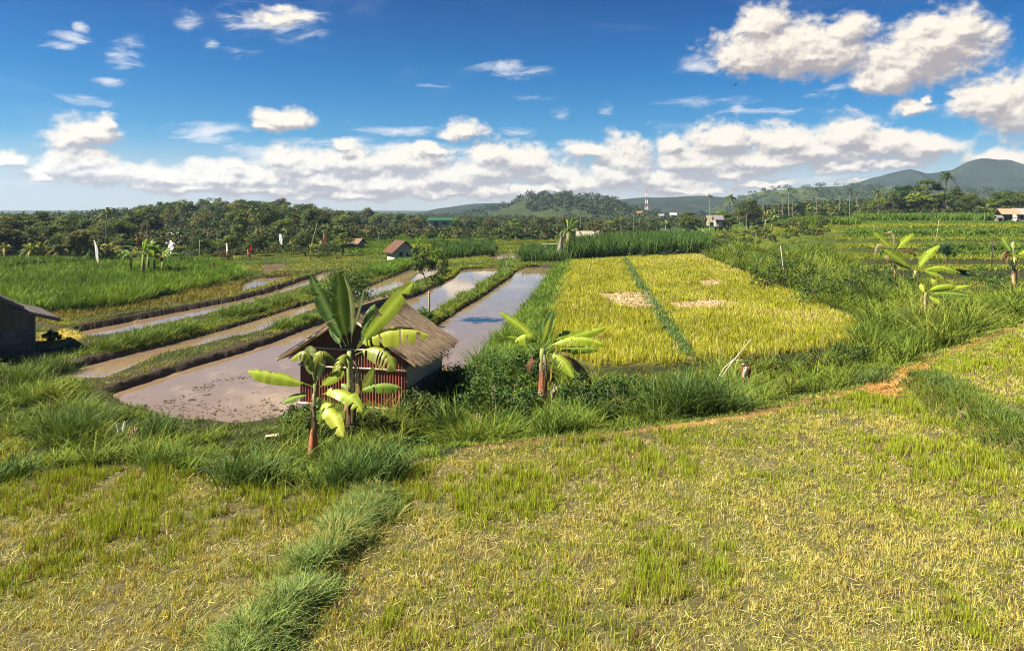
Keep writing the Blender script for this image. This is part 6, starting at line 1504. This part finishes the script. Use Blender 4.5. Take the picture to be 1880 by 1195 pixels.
for (px, py, w, rc, wc, lab, hip, dist) in [(1077, 395, 4.6, (.50,.17,.06), (.55,.42,.30), 'house with a bright orange hipped roof in the far village', True, 600), (1062, 396, 4.2, (.45,.22,.12), (.5,.40,.30), 'house with a dull orange roof left of the bright one', True, 610), (1094, 396, 4.5, (.50,.47,.45), (.6,.57,.53), 'grey roofed white house in the far village', False, 610), (1112, 394, 3.6, (.55,.53,.5), (.35,.33,.3), 'tall pale roofed pavilion right of the grey roofed house', False, 600), (1236, 396, 4.4, (.6,.58,.55), (.6,.57,.5), 'white house left of the grey shed', False, 560), (1214, 398, 3.2, (.45,.4,.38), (.55,.5,.45), 'small pale house in the trees', False, 560), (1480, 380, 4.0, (.52,.20,.10), (.45,.28,.16), 'little orange roofed shrine among the areca palms', True, 420), (1576, 376, 5.2, (.48,.25,.16), (.6,.48,.36), 'house with a pinkish orange roof below the mountain', False, 500), (1495, 380, 4.2, (.42,.22,.14), (.5,.4,.3), 'low orange roofed house right of the little shrine', False, 460), (1728, 362, 4, (.55,.45,.38), (.6,.5,.42), 'pale house high in the trees below the mountain', False, 500), (1175, 392, 4.2, (.46,.22,.08), (.4,.3,.2), 'orange roofed house below the mast', True, 600), (322, 455, 1.9, (.55,.53,.5), (.3,.28,.25), 'pale roofed shelter behind the leaning white flag', False, 140)]:
    house(px, py + 3, w, w * .8, 2.0, 1.3, (px * 7) % 40 - 20, lab, wc, rc, 'house', .6, hip=hip, dist=dist)
def leanto():
    p = gp(1035, 474); R = empty('lean_to', p); tag(R, 'bamboo lean-to with pale dry thatch beside the tall dark banana', 'shelter'); d = p.y; loc = np.array(p); q = lambda a, b, dd=0: to3(a, b, d + dd) - loc
    for a, b in (((1022,474),(1037,425)), ((1045,472),(1040,430)), ((1030,474),(1036,426))): m = MB(); m.tube([q(*a), q(*b)], .07, 6, (.42,.35,.25)); m.build('pole', M_WOOD, R)
    m = MB(); V = []; n = 60; r = np.random.RandomState(3)
    for i in range(n):
        f = r.rand(); a = q(1029 + f * 6, 432 + 3 * r.rand(), r.normal(0, .3)); b = q(1024 + f * 8 - 4, 466 + r.rand() * 6, r.normal(0, .5)); o = np.array([.07, 0, 0]); m.add([a - o, a + o, b + o, b - o], Q=[(0,1,2,3)], col=C_(.48,.42,.30) * r.uniform(.6, 1.2))
    m.build('thatch', M_ROOF, R); m = MB(); m.tube([q(995,449), q(1036,447)], .06, 6, (.5,.44,.34)); m.build('rail', M_WOOD, R); m = MB(); m.tube([q(1001,474), q(1001,446)], .06, 6, (.4,.33,.24)); m.build('pole', M_WOOD, R)
leanto()
def mast():
    D = 620; x = (1187 - PX0) / FOC * D; zb = -3.0; R = empty('radio_mast', (x, D, zb)); tag(R, 'red and white lattice radio mast above the far trees', 'mast'); H = (CAM_Z + (PY0 - 349) / FOC * D) - zb; n = 9
    for k in range(n):
        z0, z1 = H * k / n, H * (k + 1) / n; w0, w1 = 1.5 * (1 - .75 * k / n), 1.5 * (1 - .75 * (k + 1) / n); m = MB(); c = (.50,.05,.03) if k % 2 == 0 else (.75,.73,.7)
        cs = [(-1,-1),(1,-1),(1,1),(-1,1)]
        for i, (a, b) in enumerate(cs):
            m.tube([(a*w0, b*w0, z0), (a*w1, b*w1, z1)], .16, 5, c); a2, b2 = cs[(i + 1) % 4]; m.tube([(a*w0, b*w0, z0), (a2*w1, b2*w1, z1)], .09, 4, c); m.tube([(a*w1, b*w1, z1), (a2*w1, b2*w1, z1)], .08, 4, c)
        m.build('mast_section', M_PAINT, R)
    m = MB(); m.tube([(0, 0, H), (0, 0, H + 3)], .08, 5, (.6,.6,.6)); m.box((.5, -.5, H * .93), (.9, .4, 1.6), col=(.75,.75,.75)); m.box((-.6, .2, H * .87), (.7, .4, 1.4), col=(.75,.75,.75)); m.build('antenna', M_PAINT, R)
mast()
# ------------------------------------------------------------------ the two field workers and a bird
def person(px, py, top, label, shirt, legs, bend=0.0, face=0.0):
    p = gp(px, py); h = (CAM_Z + (PY0 - top) / FOC * p.y) - p.z; h = max(1.2, min(h, 1.75)); R = empty('person', (p.x, p.y, CAM_Z + (PY0 - top) / FOC * p.y - h), face); tag(R, label, 'person'); s = h / 1.7
    def skin(nm, J, E, col, mat):
        me = bpy.data.meshes.new(nm); me.from_pydata([tuple(np.array(j[:3]) * s) for j in J], E, []); o = link(nm, me, mat, R); sm = o.modifiers.new('skin', 'SKIN'); me.skin_vertices.new() if not me.skin_vertices else None
        for v, j in zip(me.skin_vertices[0].data, J): v.radius = (j[3] * s, j[3] * s)
        me.skin_vertices[0].data[0].use_root = True; ss = o.modifiers.new('sub', 'SUBSURF'); ss.levels = 1; ss.render_levels = 2; return o
    b = math.radians(bend); hip = np.array([0, 0, .92]); up = np.array([0, -math.sin(b), math.cos(b)]); t = lambda k, x=0, f=0: tuple(hip + up * k + np.array([x, -f, 0]))
    J = [(*t(0), .13), (*t(.25), .13), (*t(.48), .14), (*t(.56), .055), (*t(.66), .085), (*t(.78), .075), (*t(.47, .19), .055), (*t(.2, .25, .1), .042), (*t(0, .24, .25), .03), (*t(.47, -.19), .055), (*t(.2, -.25, .1), .042), (*t(0, -.24, .25), .03), (.1, 0, .85, .09), (.11, -.03, .48, .065), (.11, 0, .08, .045), (.11, -.14, .03, .035), (-.1, 0, .85, .09), (-.11, -.03, .48, .065), (-.11, .02, .08, .045), (-.11, -.12, .03, .035)]
    E = [(0,1),(1,2),(2,3),(3,4),(4,5),(2,6),(6,7),(7,8),(2,9),(9,10),(10,11),(0,12),(12,13),(13,14),(14,15),(0,16),(16,17),(17,18),(18,19)]
    def cm(nm, c):
        m, N, out = new_mat(nm); pr = N.n('ShaderNodeBsdfPrincipled'); tc = N.n('ShaderNodeTexCoord'); n = N.noise(tc.outputs['Object'], 9.0); N.set(pr.inputs['Base Color'], N.mix(n, tuple(v * .8 for v in c) + (1,), tuple(c) + (1,))); pr.inputs['Roughness'].default_value = .85; N.t.links.new(pr.outputs[0], out.inputs[0]); return m
    skin('body', J, E, None, cm('skin', (.22,.11,.06)))
    Js = [(*t(-.02), .155), (*t(.25), .155), (*t(.48), .165), (*t(.46, .2), .07), (*t(.3, .24, .05), .062), (*t(.46, -.2), .07), (*t(.3, -.24, .05), .062)]; skin('shirt', Js, [(0,1),(1,2),(2,3),(3,4),(2,5),(5,6)], None, cm('shirt_cloth', shirt))
    Jl = [(0, 0, .90, .15), (.1, 0, .8, .105), (.11, -.03, .48, .085), (.11, 0, .2, .07), (-.1, 0, .8, .105), (-.11, -.03, .48, .085), (-.11, .02, .2, .07)]; skin('trousers', Jl, [(0,1),(1,2),(2,3),(0,4),(4,5),(5,6)], None, cm('trouser_cloth', legs))
    Jh = [(*t(.76), .088), (*t(.80), .07)]; skin('hair', Jh, [(0,1)], None, cm('hair_black', (.015,.013,.012)))
person(393, 500, 479, 'person in a red shirt stooping in the far left rice', (.62,.06,.06), (.10,.09,.10), 35)
person(1291, 440, 420, 'person in a white shirt standing behind the dark fodder grass', (.75,.74,.72), (.15,.13,.12), 5)
def bird():
    D = 150; loc = to3(1349, 157, D); m = MB(); m.tube([(-.35,0,0),(-.1,0,.02),(.15,0,.03),(.3,0,.04),(.38,0,.03)], [.02,.09,.1,.06,.02], 7, (.05,.05,.05))
    for s in (-1, 1): m.add([(.18,0,.05),(-.08,0,.04),(-.12,s*.5,.28),(.16,s*.5,.3),(-.22,s*1.0,.2)], T=[(0,1,2),(0,2,3),(3,2,4)] if s > 0 else [(0,2,1),(0,3,2),(3,4,2)], col=(.05,.05,.05))
    o = m.build('bird', M_PAINT); o.location = loc; o.rotation_euler = (0, 0, .5); tag(o, 'small dark bird flying below the large right cloud', 'bird')
bird()

# ------------------------------------------------------------------ the air
def haze():
    x, y0, y1, z0, z1 = 2600., -60., 2100., -9.0, 118.
    V = [(-x,y0,z0),(x,y0,z0),(x,y1,z0),(-x,y1,z0),(-x,y0,z1),(x,y0,z1),(x,y1,z1),(-x,y1,z1)]; Q = [(0,3,2,1),(4,5,6,7),(0,1,5,4),(1,2,6,5),(2,3,7,6),(3,0,4,7)]
    m = bpy.data.materials.new('haze_air'); m.use_nodes = True; t = m.node_tree; t.nodes.clear(); N = NT(t); out = N.n('ShaderNodeOutputMaterial'); v = N.n('ShaderNodeVolumePrincipled')
    v.inputs['Color'].default_value = (.50, .72, 1.0, 1); v.inputs['Density'].default_value = HAZE; v.inputs['Anisotropy'].default_value = 0.2; t.links.new(v.outputs[0], out.inputs['Volume'])
    o = obj('haze', V, Q=Q, mat=m); tag(o, 'thin pale blue haze over the far plain and hills', 'haze', kind='stuff')
HAZE = 0.00013
haze()
